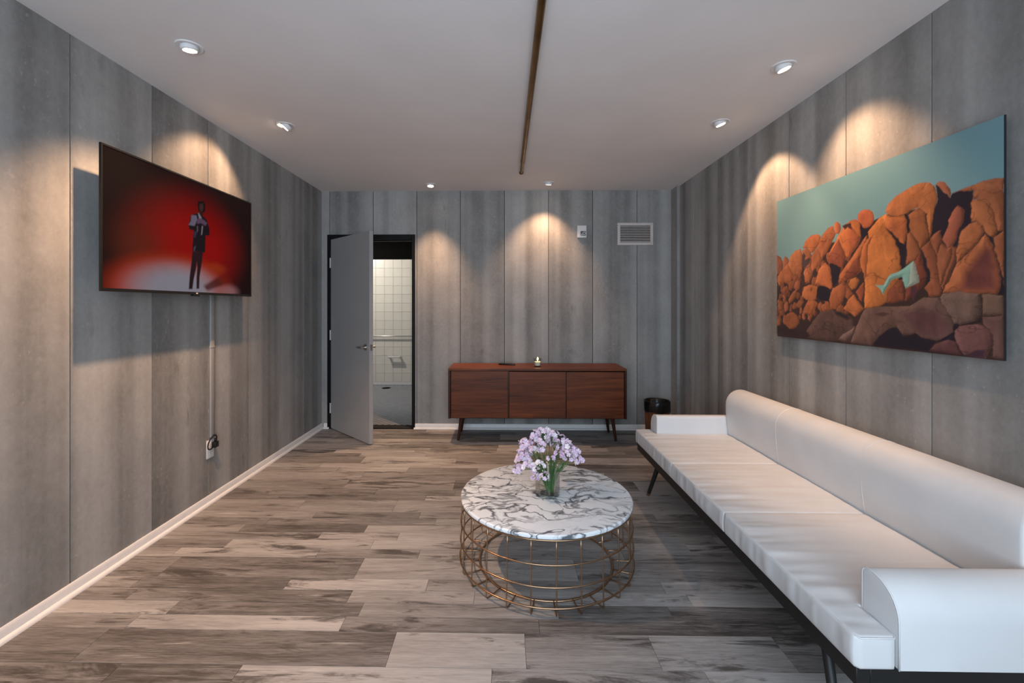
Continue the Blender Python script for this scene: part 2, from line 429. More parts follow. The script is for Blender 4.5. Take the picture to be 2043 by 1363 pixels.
def mat_print(name, rough, emit=0.0, coat=0.0):
    g = N(name)
    a = g.new('ShaderNodeAttribute'); a.attribute_name = 'print'
    if emit > 0:
        g.col((0.003, 0.003, 0.003)); g.pr(Emission_Strength=emit); g.link(a.outputs['Color'], g.b.inputs['Emission Color'])
    else: g.col(a.outputs['Color'])
    g.pr(Roughness=rough)
    return g.m
M['print'] = mat_print('printed_panel', 0.32)
M['screen'] = mat_print('tv_screen', 0.3, emit=0.62)
M['screen'].node_tree.nodes['Principled BSDF'].inputs['Specular IOR Level'].default_value = 0.04
ART = """
0 3c2826 0,456 122,457 253,481 337,360 412,401 533,422 538,192 302,174 216,41 4,3
1 874b30 0,601 26,590 46,551 42,466 0,456
1 965532 46,551 62,584 79,574 91,545 72,477 42,466
1 af5f2d 186,616 209,664 242,689 284,692 304,674 302,637 272,592 248,571 223,609
1 a55f32 91,545 108,583 136,608 177,618 186,583 186,476 164,440 122,430 94,474
1 965530 186,602 216,615 242,586 248,534 242,483 197,475 186,529
0 483434 187,569 198,587 209,559 206,534 235,548 242,534 229,504 197,475 186,503
1 a55a2d 278,598 314,678 348,713 375,720 383,691 392,666 370,622 337,556 308,524 296,569
1 a55c2e 248,559 266,588 284,597 302,563 308,524 278,477 256,455 245,482
1 a55a2d 381,717 389,738 402,739 415,715 417,682 407,661 389,666
1 bc6628 337,519 397,640 433,702 463,722 492,725 511,703 518,657 515,612 501,571 453,512 433,538 397,522
1 a05026 465,710 494,646 515,623 501,571 453,512 443,607
0 462826 422,704 438,707 468,710 475,668 453,691 438,677
1 b45a2d 579,703 575,681 565,667 550,661 532,666 516,680 504,702 500,726 504,749 516,763 532,769 550,762 565,748 575,726
0 201826 506,704 522,680 538,660 564,664 578,679 564,645 538,597 525,599 518,657
1 8a4428 337,519 407,632 443,514 417,412 370,430
1 b9642d 266,364 296,463 331,498 353,467 375,344 359,328 325,354
0 201826 353,486 370,487 417,453 412,401 392,355 381,350 364,417
1 a85a28 407,367 412,413 482,518 529,599 547,621 551,594 529,533 515,491 519,423 482,394 443,374
1 7d3c24 433,399 482,485 511,514 515,424 482,394 453,380
1 c67028 533,208 538,367 519,445 515,491 529,566 555,604 551,637 599,699 631,715 647,694 708,671 713,636 711,597 704,559 697,536 678,565 631,638 663,568 682,494 687,433 687,383 678,354 639,296 631,245 599,219
1 ac5c26 515,491 529,566 555,604 578,620 551,561 547,475 538,367 522,434
0 201826 631,638 647,623 697,536 711,597 713,557 704,491 700,402 697,363 678,344 687,393 687,453 670,557
1 824126 631,235 639,296 678,354 697,363 704,254
1 b25f2a 631,642 647,690 708,669 713,630 709,592 699,538 670,577
1 a8612d 627,726 636,761 670,794 708,810 736,822 763,825 790,812 805,788 815,735 809,673 802,629 796,585 793,539 783,616 777,664 749,707 722,701 704,668 647,700
1 96552a 704,668 719,683 749,707 770,681 777,627 790,549 760,504 725,594 711,607
0 201826 702,688 713,692 720,658 725,602 713,596 709,657
1 98562d 711,587 725,594 753,511 760,481 743,454 708,431 706,529
1 7d3c28 743,454 760,481 773,412 780,364 766,319 743,291 708,248 704,352
1 8e4c2d 760,504 793,539 809,472 819,396 830,296 824,274 790,270 770,309 791,344 791,382 777,449
0 201826 763,477 780,440 791,372 791,344 773,322 780,364 775,412
1 a25a30 857,733 897,743 929,748 950,755 980,752 1001,742 1001,532 987,532 982,569 975,611 955,659 932,683 916,681 921,721 892,729
1 9b5530 950,751 975,752 1001,742 1001,690 975,729
0 201826 809,792 819,793 833,755 855,717 860,732 880,736 921,723 921,695 911,657 916,612 913,588 886,561 872,495 860,497 852,517 830,530 827,577 796,561 805,656 815,725
1 985532 810,796 819,804 833,797 849,776 857,738 855,713 833,755
1 985037 830,530 840,565 855,622 869,662 877,674 889,660 894,637 892,604 880,563 872,522 855,489 846,487
1 915030 791,539 809,568 824,577 829,532 819,488 812,462
1 935230 812,462 819,488 827,514 846,487 860,493 855,445 840,377 827,315 815,415
1 82462a 860,493 875,482 869,425 852,358 837,300 830,315 843,385 857,445
1 a75e30 916,681 932,682 955,659 973,616 982,569 985,536 977,514 968,512 950,537 945,563 929,584 915,588 916,621
1 a85e30 875,416 872,468 880,528 892,560 908,581 929,584 943,564 948,537 935,499 908,462
0 201826 945,567 953,536 970,512 977,457 987,383 999,295 1001,267 982,280 990,296 985,384 975,474 965,508 950,533
1 9b5530 985,516 1001,532 1001,382 990,383 977,465 973,507
1 8c4b2d 990,383 1001,383 1001,291
1 a55a2e 833,287 866,382 875,414 908,457 938,498 953,528 963,509 975,457 985,384 990,303 985,276 940,278
2 703630 875,285 892,370 924,434 955,503 975,450 984,384 988,303 984,278 940,278
1 6c4e44 468,8 492,89 519,168 538,208 599,219 722,224 770,266 821,265 833,224 852,197 866,136 869,110 852,82 815,64 770,73 743,90 693,75 670,113 631,90 599,55 569,3
2 5c3a3a 678,194 749,215 833,197 866,127 852,82 815,64 770,73 722,107
0 4e302c 578,179 615,190 647,183 615,166
1 70564b 824,265 833,282 875,288 938,278 940,249 939,183 924,161 886,142 866,145 846,206 827,233
1 765848 945,274 965,275 1001,267 1001,192 945,184
1 694841 944,178 1001,186 1001,10 970,9 975,103 950,150
0 201826 866,145 886,138 935,158 944,178 943,157 880,133 869,92 897,1 889,2 866,70 815,58 866,105
1 704844 869,110 880,133 940,150 955,137 970,111 974,86 960,20 955,4 897,4 875,66
2 3e2634 897,2 924,34 960,44 953,2
0 201826 569,7 599,55 639,101 670,113 686,90 700,65 743,90 783,65 815,58 796,34 790,6 678,6
1 5f3a3a 790,12 809,45 852,73 875,62 892,4
1 a55c2d 4,442 35,482 87,532 108,473 129,430 108,396 65,393 11,369
1 96552d 49,359 79,371 87,336 57,317 42,331
1 965032 129,354 150,406 170,385 164,339 143,327
1 96552a 87,267 122,327 150,339 143,286 115,252 94,238
1 b2642d 184,291 197,350 235,367 290,344 284,281 260,250 209,270
0 201826 284,344 308,355 359,328 364,297 353,249 302,261 278,281
1 a0552a 353,261 364,309 392,343 422,359 445,340 443,293 422,248 392,200 359,213
1 b26628 453,346 472,383 497,393 511,369 492,326 472,316
1 964b28 490,303 511,336 533,361 533,301 519,246 506,264
1 b2622a 433,207 453,259 482,292 501,258 529,207 492,163
1 96502a 448,328 463,321 478,292 453,259 443,277
1 a55a2a 197,212 229,264 272,256 290,237 260,186 242,147 209,178
1 a0552d 331,249 348,243 364,200 325,194
1 96552d 4,225 26,268 49,252 49,196 11,182
1 96552d 136,225 164,265 197,251 170,205
1 a0582a 197,435 229,458 242,419 235,380 204,382
1 96552d 136,442 157,474 177,451 170,419
1 5f443c 209,48 253,122 302,187 370,200 453,173 482,145 482,111 472,87 337,76 242,24
2 30222a 370,200 453,176 478,147 453,137 392,165
1 563c36 216,9 302,68 412,94 492,112 472,8 359,6
2 342222 4,73 65,70 216,48 229,10 4,3
1 98542a 165,124 160,99 145,78 124,64 101,63 78,73 62,93 57,118 62,145 78,167 101,178 124,179 145,168 160,148
1 7d6054 402,17 428,55 472,87 492,106 482,65 443,21
0 552d37 725,317 743,324 747,291 736,248 729,268
3 76a596 584,341 615,333 639,379 651,392 678,400 700,416 736,449 743,431 749,386 751,339 708,315 694,348 693,373 670,368 647,357 631,317 615,281 602,313
3 92a091 725,433 739,445 749,386 751,339 711,317 722,370
"""
TVFIG = """
26121c 496,364 574,374 568,302 548,141 545,32 526,30 526,126 532,228 528,276 521,205 506,117 496,25 471,23 477,134 490,269
12080c 536,830 574,852 592,824 589,761 574,737 540,743 534,788
160f1a 490,689 537,724 574,710 601,688 624,611 624,543 594,535 590,377 574,370 496,364 498,424 506,555 475,558 469,593
70687c 490,689 526,699 532,664 512,597 469,593 485,635
281618 536,730 574,744 568,691 540,694
422a2a 548,810 574,828 578,792 571,754 554,747 545,779
604862 529,663 557,687 586,675 606,654 592,625 557,639 529,622
8c828e 536,723 544,726 565,689 545,675
342e4a 506,548 534,556 517,490 506,494
8c848e 566,616 574,616 567,535 560,532
6e646e 530,602 536,604 536,556 530,555
504c64 506,399 521,423 512,367 506,372
"""
# ================================================================== structure
# ------------------------------------------------------------------ floor with planks
floor = box('floor', (XL - 0.1, XR + 0.1, YF - 0.1, YB + 0.02, -0.10, -0.006), M['subfloor'])
tag(floor, 'weathered grey-brown wood plank floor of the room', 'floor', kind='structure')
ROWW = 0.18
rng = random.Random(21)
def plank(x0, x1, y0, y1):
    w_, d_ = x1 - x0, y1 - y0
    g = 0.0007
    me = bpy.data.meshes.new('plank')
    X, Y = w_ / 2 - g, d_ / 2 - g
    V = [(-X, -Y, -0.006), (X, -Y, -0.006), (X, Y, -0.006), (-X, Y, -0.006), (-X, -Y, 0), (X, -Y, 0), (X, Y, 0), (-X, Y, 0)]
    F = [(0, 3, 2, 1), (4, 5, 6, 7), (0, 1, 5, 4), (1, 2, 6, 5), (2, 3, 7, 6), (3, 0, 4, 7)]
    me.from_pydata(V, [], F)
    o = link_mesh('plank', me, M['plank'], floor, ((x0 + x1) / 2, (y0 + y1) / 2, 0))
    return o
y = YB - 0.02
row = 0
while y > YF:
    y0 = max(y - ROWW, YF)
    seen = y > 1.3
    # a row is one wide board or two narrow strips
    if seen and rng.random() < 0.62:
        parts = [(y0, (y0 + y) / 2), ((y0 + y) / 2, y)]
    else: parts = [(y0, y)]
    for a, b in parts:
        x = XL + 0.0
        first = True
        while x < XR - 0.02:
            L = rng.uniform(0.45, 1.22) if seen else 1.22
            if first: L *= rng.uniform(0.3, 1.0); first = False
            x1 = min(x + max(L, 0.22), XR)
            if XR - x1 < 0.2: x1 = XR
            plank(x, x1, a, b); x = x1
    y = y0; row += 1

# ------------------------------------------------------------------ ceiling
ceiling = box('ceiling', (XL - 0.2, XR + 0.2, YF - 0.2, YB + 0.12, HC, HC + 0.12), M['ceiling'])
tag(ceiling, 'plain white painted ceiling', 'ceiling', kind='structure')

# ------------------------------------------------------------------ concrete walls of separate panels
PT = 0.006
GAP = 0.0028
def panel_obj(wall, boxes, origin, rz):
    """boxes: (a0,a1,z0,z1) across the wall from the panel's own origin"""
    bm = bmesh.new()
    for a0, a1, z0, z1 in boxes: add_box(bm, a0, a1, 0.0, PT, z0, z1)
    me = bm_mesh(bm, 'panel')
    return link_mesh('panel', me, M['concrete'], wall, origin, (0, 0, rz))

wall_left = box('wall_left', (XL - 0.12, XL - PT, YF, YB, 0, HC), M['dark_gap'])
tag(wall_left, 'long concrete-panelled wall behind the television', 'wall', kind='structure')
seams = [YF] + [2.0588 + i * PANEL for i in range(-7, 6)] + [YB]
for a, b in zip(seams, seams[1:]):
    if b - a < 0.02: continue
    # panel face on X = XL, local x runs along +Y, thickness into the wall
    panel_obj(wall_left, [(GAP, b - a - GAP, 0, HC)], (XL, a, 0), PI / 2)

wall_right = box('wall_right', (XR + PT, XR + 0.12, YF, YB, 0, HC), M['dark_gap'])
tag(wall_right, 'concrete-panelled wall behind the white sofa', 'wall', kind='structure')
seams = [YF] + [1.9727 + i * PANEL for i in range(-7, 6)] + [YB]
for a, b in zip(seams, seams[1:]):
    if b - a < 0.02: continue
    panel_obj(wall_right, [(GAP, b - a - GAP, 0, HC)], (XR, b, 0), -PI / 2)
# shallow boxed-out strip in the far right corner
chase = box('trim_1', (1.8287, XR, 4.765, YB, 0, HC), M['concrete'])
tag(chase, 'narrow concrete-finish boxed-out strip in the far right corner', 'trim', kind='structure')

DX0, DX1, DZ = -1.977, -0.997, 2.158
wall_back = box('wall_back', [(XL - 0.12, DX0, YB + PT, YB + 0.12, 0, HC), (DX1, XR + 0.12, YB + PT, YB + 0.12, 0, HC), (DX0, DX1, YB + PT, YB + 0.12, DZ, HC)], M['dark_gap'])
tag(wall_back, 'concrete-panelled end wall with the doorway', 'wall', kind='structure')
sx = [XL] + [-1.9535 + i * PANEL for i in range(8)] + [XR]
for a, b in zip(sx, sx[1:]):
    if b <= -1.95: bx = [(0, DX0 - a, 0, DZ), (0, b - a - GAP, DZ, HC)]
    elif b < -1.4: bx = [(GAP, b - a - GAP, DZ, HC)]
    elif b < -0.9: bx = [(GAP, b - a - GAP, DZ, HC), (DX1 - a, b - a - GAP, 0, DZ)]
    else: bx = [(GAP, b - a - GAP, 0, HC)]
    panel_obj(wall_back, bx, (a, YB, 0), 0)

# wall behind the camera with its window
WX0, WX1, WZ0, WZ1 = -1.5, 1.5, 0.5, 2.4
wall_front = box('wall_front', [(XL - 0.12, WX0, YF - 0.12, YF, 0, HC), (WX1, XR + 0.12, YF - 0.12, YF, 0, HC), (WX0, WX1, YF - 0.12, YF, 0, WZ0), (WX0, WX1, YF - 0.12, YF, WZ1, HC)], M['front_wall'])
tag(wall_front, 'plain grey wall behind the viewer around the window', 'wall', kind='structure')
win = empty('window_1', ((WX0 + WX1) / 2, YF - 0.06, WZ0), label='wide white-framed window behind the viewer', cat='window', kind='structure')
hw, hh = (WX1 - WX0) / 2, WZ1 - WZ0
box('window_frame', [(-hw, hw, -0.03, 0.03, 0, 0.05), (-hw, hw, -0.03, 0.03, hh - 0.05, hh), (-hw, -hw + 0.05, -0.03, 0.03, 0.05, hh - 0.05), (hw - 0.05, hw, -0.03, 0.03, 0.05, hh - 0.05), (-0.025, 0.025, -0.03, 0.03, 0.05, hh - 0.05)], M['white_paint'], win)
box('pane', (-hw + 0.05, -0.025, -0.004, 0.004, 0.05, hh - 0.05), M['window_glass'], win)
box('pane', (0.025, hw - 0.05, -0.004, 0.004, 0.05, hh - 0.05), M['window_glass'], win)

# ------------------------------------------------------------------ baseboards
BH, BT, SH = 0.058, 0.011, 0.017
def arc(cx_, cz, r, a0, a1, n=5):
    return [(cx_ + r * math.cos(a0 + (a1 - a0) * i / n), cz + r * math.sin(a0 + (a1 - a0) * i / n)) for i in range(n + 1)]
prof_b = [(0, 0), (BT, 0), (BT, BH - 0.010), (BT - 0.006, BH), (0, BH)]
prof_s = [(BT, 0)] + arc(BT, 0, SH, 0, PI / 2) 
def baseboard(name, runs, label):
    """runs: (axis, wall coordinate, sign, a0, a1)"""
    objs = []
    bmb, bms = bmesh.new(), bmesh.new()
    for ax, c, sg, a0, a1 in runs:
        pb = [(c + sg * u, v) for u, v in prof_b]; ps = [(c + sg * u, v) for u, v in prof_s]
        # axis 'y': profile in (x,z); axis 'x': profile in (y,z)
        add_prism(bmb, pb, ax, a0, a1); add_prism(bms, ps, ax, a0, a1)
    b = link_mesh(name, bm_mesh(bmb, name, 35), M['white_paint'])
    link_mesh('shoe_moulding', bm_mesh(bms, 'shoe_moulding', 35), M['white_paint'], b)
    tag(b, label, 'baseboard', kind='structure'); return b
baseboard('baseboard_left', [('y', XL, 1, YF, YB)], 'low white baseboard under the television wall')
baseboard('baseboard_right', [('y', XR, -1, YF, 4.765)], 'low white baseboard behind the white sofa')
baseboard('baseboard_back', [('x', YB, -1, DX1 - 0.012, 1.8287), ('x', YB, -1, XL + 0.028, DX0 + 0.022)], 'low white baseboard along the doorway wall')
baseboard('baseboard_front', [('x', YF, 1, XL, XR)], 'low white baseboard behind the viewer')

# ------------------------------------------------------------------ door frame and door
frame = empty('trim_2', ((DX0 + DX1) / 2, YB, 0), label='black metal door frame around the bathroom doorway', cat='door frame', kind='structure')
fx0, fx1 = DX0 - frame.location.x, DX1 - frame.location.x
FW = 0.036
box('jamb', (fx0, fx0 + FW, -0.014, 0.13, 0, DZ), M['black_paint'], frame, 0.002, 1)
box('jamb', (fx1 - FW, fx1, -0.014, 0.13, 0, DZ), M['black_paint'], frame, 0.002, 1)
box('jamb', (fx0 + FW, fx1 - FW, -0.014, 0.13, DZ - FW - 0.016, DZ), M['black_paint'], frame, 0.002, 1)['label'] = 'black head of the frame'
box('door_stop', [(fx1 - FW - 0.012, fx1 - FW, 0.045, 0.075, 0, DZ - FW - 0.016), (fx0 + FW, fx0 + FW + 0.012, 0.045, 0.075, 0, DZ - FW - 0.016), (fx0 + FW + 0.012, fx1 - FW - 0.012, 0.045, 0.075, DZ - FW - 0.03, DZ - FW - 0.016)], M['black_paint'], frame)
box('strike_plate', (fx1 - FW - 0.0025, fx1 - FW - 0.0003, 0.005, 0.040, 1.30, 1.40), simple('strike_brass', s2l((120, 62, 34)), 0.4, 0.4), frame)
box('threshold', (fx0 + FW, fx1 - FW, 0.0, 0.13, -0.004, 0.006), M['dark_gap'], frame)

DW, DT, DH = 0.838, 0.042, 2.088
ang = math.atan2(4.331 - 4.905, -1.329 + 1.93)
door = empty('door_1', (-1.93, 4.905, 0.012), ang, label='plain grey flush door standing half open into the room', cat='door', kind='structure')
# local x along the leaf, local +y is the face turned away from the camera
leaf = box('leaf', (0, DW, 0, DT, 0, DH), M['door_paint'], door, 0.0015, 1)
hz = 0.945
def lever(sign, name):
    y_ = 0.0 if sign < 0 else DT
    h = cyl(name, (DW - 0.062, y_, hz), (DW - 0.062, y_ + sign * 0.012, hz), 0.031, M['chrome'], door, seg=32)
    h['label'] = 'satin metal lever handle on a round rose'
    bm = bmesh.new()
    add_cyl(bm, (DW - 0.062, y_ + sign * 0.010, hz), (DW - 0.062, y_ + sign * 0.055, hz), 0.011)
    add_tube(bm, [(DW - 0.056, y_ + sign * 0.050, hz), (DW - 0.075, y_ + sign * 0.056, hz), (DW - 0.12, y_ + sign * 0.054, hz - 0.002), (DW - 0.165, y_ + sign * 0.046, hz - 0.004)], [0.010, 0.011, 0.009, 0.0075], 10)
    l = link_mesh('lever', bm_mesh(bm, 'lever', 40), M['chrome'], h)
lever(-1, 'handle'); lever(1, 'handle')
box('latch_plate', (DW, DW + 0.0015, DT / 2 - 0.012, DT / 2 + 0.012, hz - 0.03, hz + 0.03), M['chrome'], door)
for z in (0.22, 1.03, 1.83):
    bm = bmesh.new()
    add_cyl(bm, (-0.006, -0.004, z - 0.055), (-0.006, -0.004, z + 0.055), 0.0075, seg=12)
    add_box(bm, -0.028, -0.004, -0.003, -0.0005, z - 0.05, z + 0.05)
    link_mesh('hinge', bm_mesh(bm, 'hinge', 40), M['vent_white'], door)

# ------------------------------------------------------------------ bathroom beyond the doorway
BY = 7.677
bx0, bx1, by0 = -3.0, -0.75, YB + 0.121
wb = box('wall_bathroom', (bx0, bx1, BY + 0.008, BY + 0.1, 0, HC), M['grout'])
tag(wb, 'white tiled wall at the far end of the bathroom', 'wall', kind='structure')
TP = 0.1516
bm = bmesh.new(); add_box(bm, -TP / 2 + 0.0014, TP / 2 - 0.0014, 0, 0.01, -TP / 2 + 0.0014, TP / 2 - 0.0014, 0.0018, 1)
tile_me = bm_mesh(bm, 'tile'); tile_me.materials.append(M['tile'])
bm = bmesh.new(); add_box(bm, -TP / 2 + 0.0014, TP / 2 - 0.0014, 0, 0.01, -0.045, 0.045, 0.0018, 1)
tile_low = bm_mesh(bm, 'tile'); tile_low.materials.append(M['tile'])
tz0 = 0.0
for r in range(14):
    for c in range(13):
        x_ = -2.995 + TP / 2 + c * TP
        if x_ > -1.2: continue
        link_mesh('tile', tile_me, None, wb, (x_, BY, 0.05 + TP * (r + 0.5)))
wb2 = box('trim_3', (bx0, bx1, BY + 0.002, BY + 0.008, 0, 0.05), M['white_paint']); tag(wb2, 'thin white skirting strip under the bathroom tiles', 'trim', kind='structure')
cap = box('trim_4', (bx0, bx1, BY - 0.012, BY + 0.008, 0.05 + 14 * TP, HC), M['charcoal']); tag(cap, 'black band above the white bathroom tiles', 'trim', kind='structure')  # near-black strip from the top tile row up to the ceiling
tag(box('wall_bathroom_left', (bx0 - 0.1, bx0, by0, BY + 0.1, 0, HC), M['tile']), 'pale side wall of the bathroom on the hinge side', 'wall', kind='structure')
tag(box('wall_bathroom_right', (bx1, bx1 + 0.1, by0, BY + 0.1, 0, HC), M['tile']), 'pale side wall of the bathroom on the latch side', 'wall', kind='structure')
tag(box('ceiling_bathroom', (bx0, bx1, by0, BY, HC, HC + 0.1), M['charcoal']), 'dark ceiling of the bathroom', 'ceiling', kind='structure')
fb = box('floor_bathroom', (bx0, bx1, YB + 0.02, BY + 0.008, -0.1, -0.003), M['floor_grout'])
tag(fb, 'bathroom floor of small grey mosaic tiles laid diagonally', 'floor', kind='structure')
V, F = [], []
p = 0.0508; q = p / 2 - 0.0022
cs = math.sqrt(0.5)
for i in range(-60, 60):
    for j in range(-60, 60):
        u, v = i * p, j * p
        cx_, cy_ = -1.8 + (u - v) * cs, 6.4 + (u + v) * cs
        if not (-2.75 < cx_ < -1.05 and YB + 0.17 < cy_ < BY - 0.03): continue
        b0 = len(V)
        for z_, s_ in ((-0.003, 1.0), (-0.0005, 1.0), (0.0, 0.93)):
            for a_, b_ in ((-1, -1), (1, -1), (1, 1), (-1, 1)):
                uu, vv = u + a_ * q * s_, v + b_ * q * s_
                V.append((-1.8 + (uu - vv) * cs, 6.4 + (uu + vv) * cs, z_))
        F.append((b0 + 8, b0 + 9, b0 + 10, b0 + 11))
        for k in range(4):
            k2 = (k + 1) % 4
            F.append((b0 + k, b0 + k2, b0 + 4 + k2, b0 + 4 + k)); F.append((b0 + 4 + k, b0 + 4 + k2, b0 + 8 + k2, b0 + 8 + k))
me = bpy.data.meshes.new('mosaic_tiles'); me.from_pydata(V, [], F)
tag(link_mesh('mosaic_tiles', me, M['floor_tile'], fb), kind='stuff')
# floor drain, grab bar, paper holder
dr = empty('floor_drain', (-1.97, 7.36, 0.0), label='round metal drain in the grey bathroom floor', cat='drain')
lathe('drain_ring', [(0.085, 0.0), (0.085, 0.003), (0.075, 0.004), (0.075, 0.0)], M['chrome'], dr)
lathe('drain_grate', [(0.0, 0.0), (0.075, 0.0), (0.074, 0.002), (0.0, 0.002)], M['charcoal'], dr)
gb = empty('grab_bar', (-2.0, BY, 0.845), label='horizontal metal grab bar on the white bathroom tiles', cat='grab bar')
tube('bar', [(-0.45, 0, 0), (-0.45, -0.035, 0), (-0.43, -0.05, 0), (0.43, -0.05, 0), (0.45, -0.035, 0), (0.45, 0, 0)], 0.011, M['chrome'], gb, 12)
cyl('flange', (-0.45, 0, 0), (-0.45, -0.006, 0), 0.035, M['chrome'], gb); cyl('flange', (0.45, 0, 0), (0.45, -0.006, 0), 0.035, M['chrome'], gb)
ph = empty('paper_holder', (-1.90, BY, 0.49), label='white wall-mounted paper holder below the grab bar', cat='holder')
box('mount', (-0.105, -0.075, -0.085, 0.0, -0.02, 0.012), M['white_plastic'], ph, 0.004); box('mount', (0.075, 0.105, -0.085, 0.0, -0.02, 0.012), M['white_plastic'], ph, 0.004)
box('hood', (-0.11, 0.11, -0.10, -0.06, -0.012, 0.020), M['white_plastic'], ph, 0.005)
bl = bpy.data.lights.new('bathroom_lamp', 'SPOT'); bl.energy = 110; bl.color = (1.0, 0.93, 0.82); bl.shadow_soft_size = 0.04; bl.spot_size = math.radians(120); bl.spot_blend = 0.5
blo = bpy.data.objects.new('bathroom_lamp', bl); blo.location = (-2.75, 6.55, 2.45); COL.objects.link(blo)
blo.rotation_euler = (Vector((-1.9, 7.6, 0.9)) - Vector(blo.location)).to_track_quat('-Z', 'Y').to_euler()
# ================================================================== things
# ------------------------------------------------------------------ recessed lamps
LABELS = {
 'L1': 'near recessed eyeball downlight above the television wall', 'L2': 'far recessed eyeball downlight above the television, tilted at the wall',
 'R1': 'near recessed eyeball downlight above the rock print', 'R2': 'far recessed eyeball downlight above the sofa side wall',
 'B1': 'recessed downlight nearest the open door', 'B2': 'recessed downlight above the sideboard candle'}
for key, (lx, ly), aim, power, cone, blend in LAMPS:
    t = empty('recessed_downlight', (lx, ly, HC), label=LABELS[key], cat='ceiling light', group='recessed ceiling downlights')
    lathe('trim_ring', [(0.040, -0.001), (0.044, -0.004), (0.058, -0.005), (0.0615, -0.002), (0.062, 0.0)], M['white_paint'], t)
    d = Vector(aim) - Vector((lx, ly, HC))
    hz_ = Vector((d.x, d.y, 0)); tilt = min(math.atan2(hz_.length, -d.z), math.radians(40 if key == 'L2' else 18)); tilt = max(tilt, math.radians(8))
    az = math.atan2(d.y, d.x)
    dd = Vector((math.sin(tilt) * math.cos(az), math.sin(tilt) * math.sin(az), -math.cos(tilt)))
    q = Vector((0, 0, -1)).rotation_difference(dd)
    bm = bmesh.new()
    add_lathe(bm, [(0.0, 0.020), (0.038, 0.016), (0.0405, 0.0), (0.040, -0.010), (0.036, -0.014), (0.031, -0.014), (0.0305, -0.0105), (0.0, -0.0105)], 32)
    eb = link_mesh('eyeball', bm_mesh(bm, 'eyeball', 35), M['white_paint'], t, (0, 0, -0.006)); eb.rotation_mode = 'QUATERNION'; eb.rotation_quaternion = q
    lf = lathe('lamp_face', [(0.0, -0.0125), (0.024, -0.0125), (0.030, -0.0108)], M['lamp_face'], eb, 28)
    s = bpy.data.lights.new('downlight_beam', 'SPOT'); s.energy = power * LAMP_K; s.color = LAMP_COL
    s.spot_size = math.radians(cone); s.spot_blend = blend; s.shadow_soft_size = 0.022
    so = bpy.data.objects.new('downlight_beam', s); COL.objects.link(so); so.parent = t
    so.location = Vector((0, 0, -0.006)) + dd * 0.030
    so.rotation_mode = 'QUATERNION'; so.rotation_quaternion = (Vector(aim) - (Vector((lx, ly, HC)) + so.location)).to_track_quat('-Z', 'Y')

# ------------------------------------------------------------------ brass ceiling pipe
pz = HC - 0.0195
pp = empty('ceiling_pipe', (0.150, 0, HC), label='long aged brass pipe running along the middle of the ceiling', cat='pipe')
cyl('pipe', (0, YF, -0.0195), (0.004, 3.90, -0.0195), 0.0185, M['brass'], pp, seg=20)
cyl('collar', (0.004, 3.86, -0.0195), (0.004, 3.90, -0.0195), 0.0195, M['brass'], pp, seg=20)
cyl('inner_pipe', (0.004, 3.90, -0.0195), (0.005, 4.19, -0.0195), 0.0150, M['brass'], pp, seg=20)
bm = bmesh.new(); r = bmesh.ops.create_uvsphere(bm, u_segments=18, v_segments=10, radius=0.0215)
bmesh.ops.scale(bm, vec=(1, 1.2, 0.9), verts=r['verts']); bmesh.ops.translate(bm, vec=(0.005, 4.205, -0.0195), verts=r['verts'])
link_mesh('end_cap', bm_mesh(bm, 'end_cap', True), M['brass'], pp)

# ------------------------------------------------------------------ printed pictures painted as colour grids
def parse(txt, has_kind):
    out = []
    for ln in txt.strip().split('\n'):
        t = ln.split(); k = 1
        if has_kind: k = int(t[0]); t = t[1:]
        c = np.array(s2l(tuple(int(t[0][i:i + 2], 16) for i in (0, 2, 4))))
        out.append((k, c, np.array([[float(v) / 1000 for v in p_.split(',')] for p_ in t[1:]])))
    return out
def vnoise(U, Vv, sx_, sy_, seed, octaves=4):
    rs = np.random.RandomState(seed); tot = np.zeros_like(U); amp = 1.0; s = 0
    for o_ in range(octaves):
        gx, gy = int(sx_ * 2 ** o_) + 2, int(sy_ * 2 ** o_) + 2
        G = rs.rand(gy + 1, gx + 1)
        x_ = np.clip(U, 0, 0.9999) * (gx - 1); y_ = np.clip(Vv, 0, 0.9999) * (gy - 1)
        xi, yi = x_.astype(int), y_.astype(int); fx_, fy_ = x_ - xi, y_ - yi
        fx_ = fx_ * fx_ * (3 - 2 * fx_); fy_ = fy_ * fy_ * (3 - 2 * fy_)
        tot += amp * ((G[yi, xi] * (1 - fx_) + G[yi, xi + 1] * fx_) * (1 - fy_) + (G[yi + 1, xi] * (1 - fx_) + G[yi + 1, xi + 1] * fx_) * fy_)
        s += amp; amp *= 0.55
    return tot / s
def poly_mask(U, Vv, P, asp):
    """signed inside mask, distance to the outline and the nearest outline direction"""
    inside = np.zeros(U.shape, bool); best = np.full(U.shape, 9.0); gx = np.zeros(U.shape); gy = np.zeros(U.shape)
    n = len(P)
    for i in range(n):
        x1, y1 = P[i]; x2, y2 = P[(i + 1) % n]
        if y1 != y2:
            c_ = ((y1 > Vv) != (y2 > Vv)) & (U < (x2 - x1) * (Vv - y1) / (y2 - y1) + x1)
            inside ^= c_
        ax, ay, bx_, by_ = x1 * asp, y1, x2 * asp, y2
        dx, dy = bx_ - ax, by_ - ay; L = dx * dx + dy * dy + 1e-12
        t_ = np.clip(((U * asp - ax) * dx + (Vv - ay) * dy) / L, 0, 1)
        qx, qy = U * asp - ax - t_ * dx, Vv - ay - t_ * dy
        d_ = np.sqrt(qx * qx + qy * qy); m = d_ < best
        best[m] = d_[m]; gx[m] = (qx / (d_ + 1e-9))[m]; gy[m] = (qy / (d_ + 1e-9))[m]
    return inside, best, gx, gy
def soft(inside, d, w_): return np.where(inside, np.clip(0.5 + d / w_, 0, 1), np.clip(0.5 - d / w_, 0, 1))

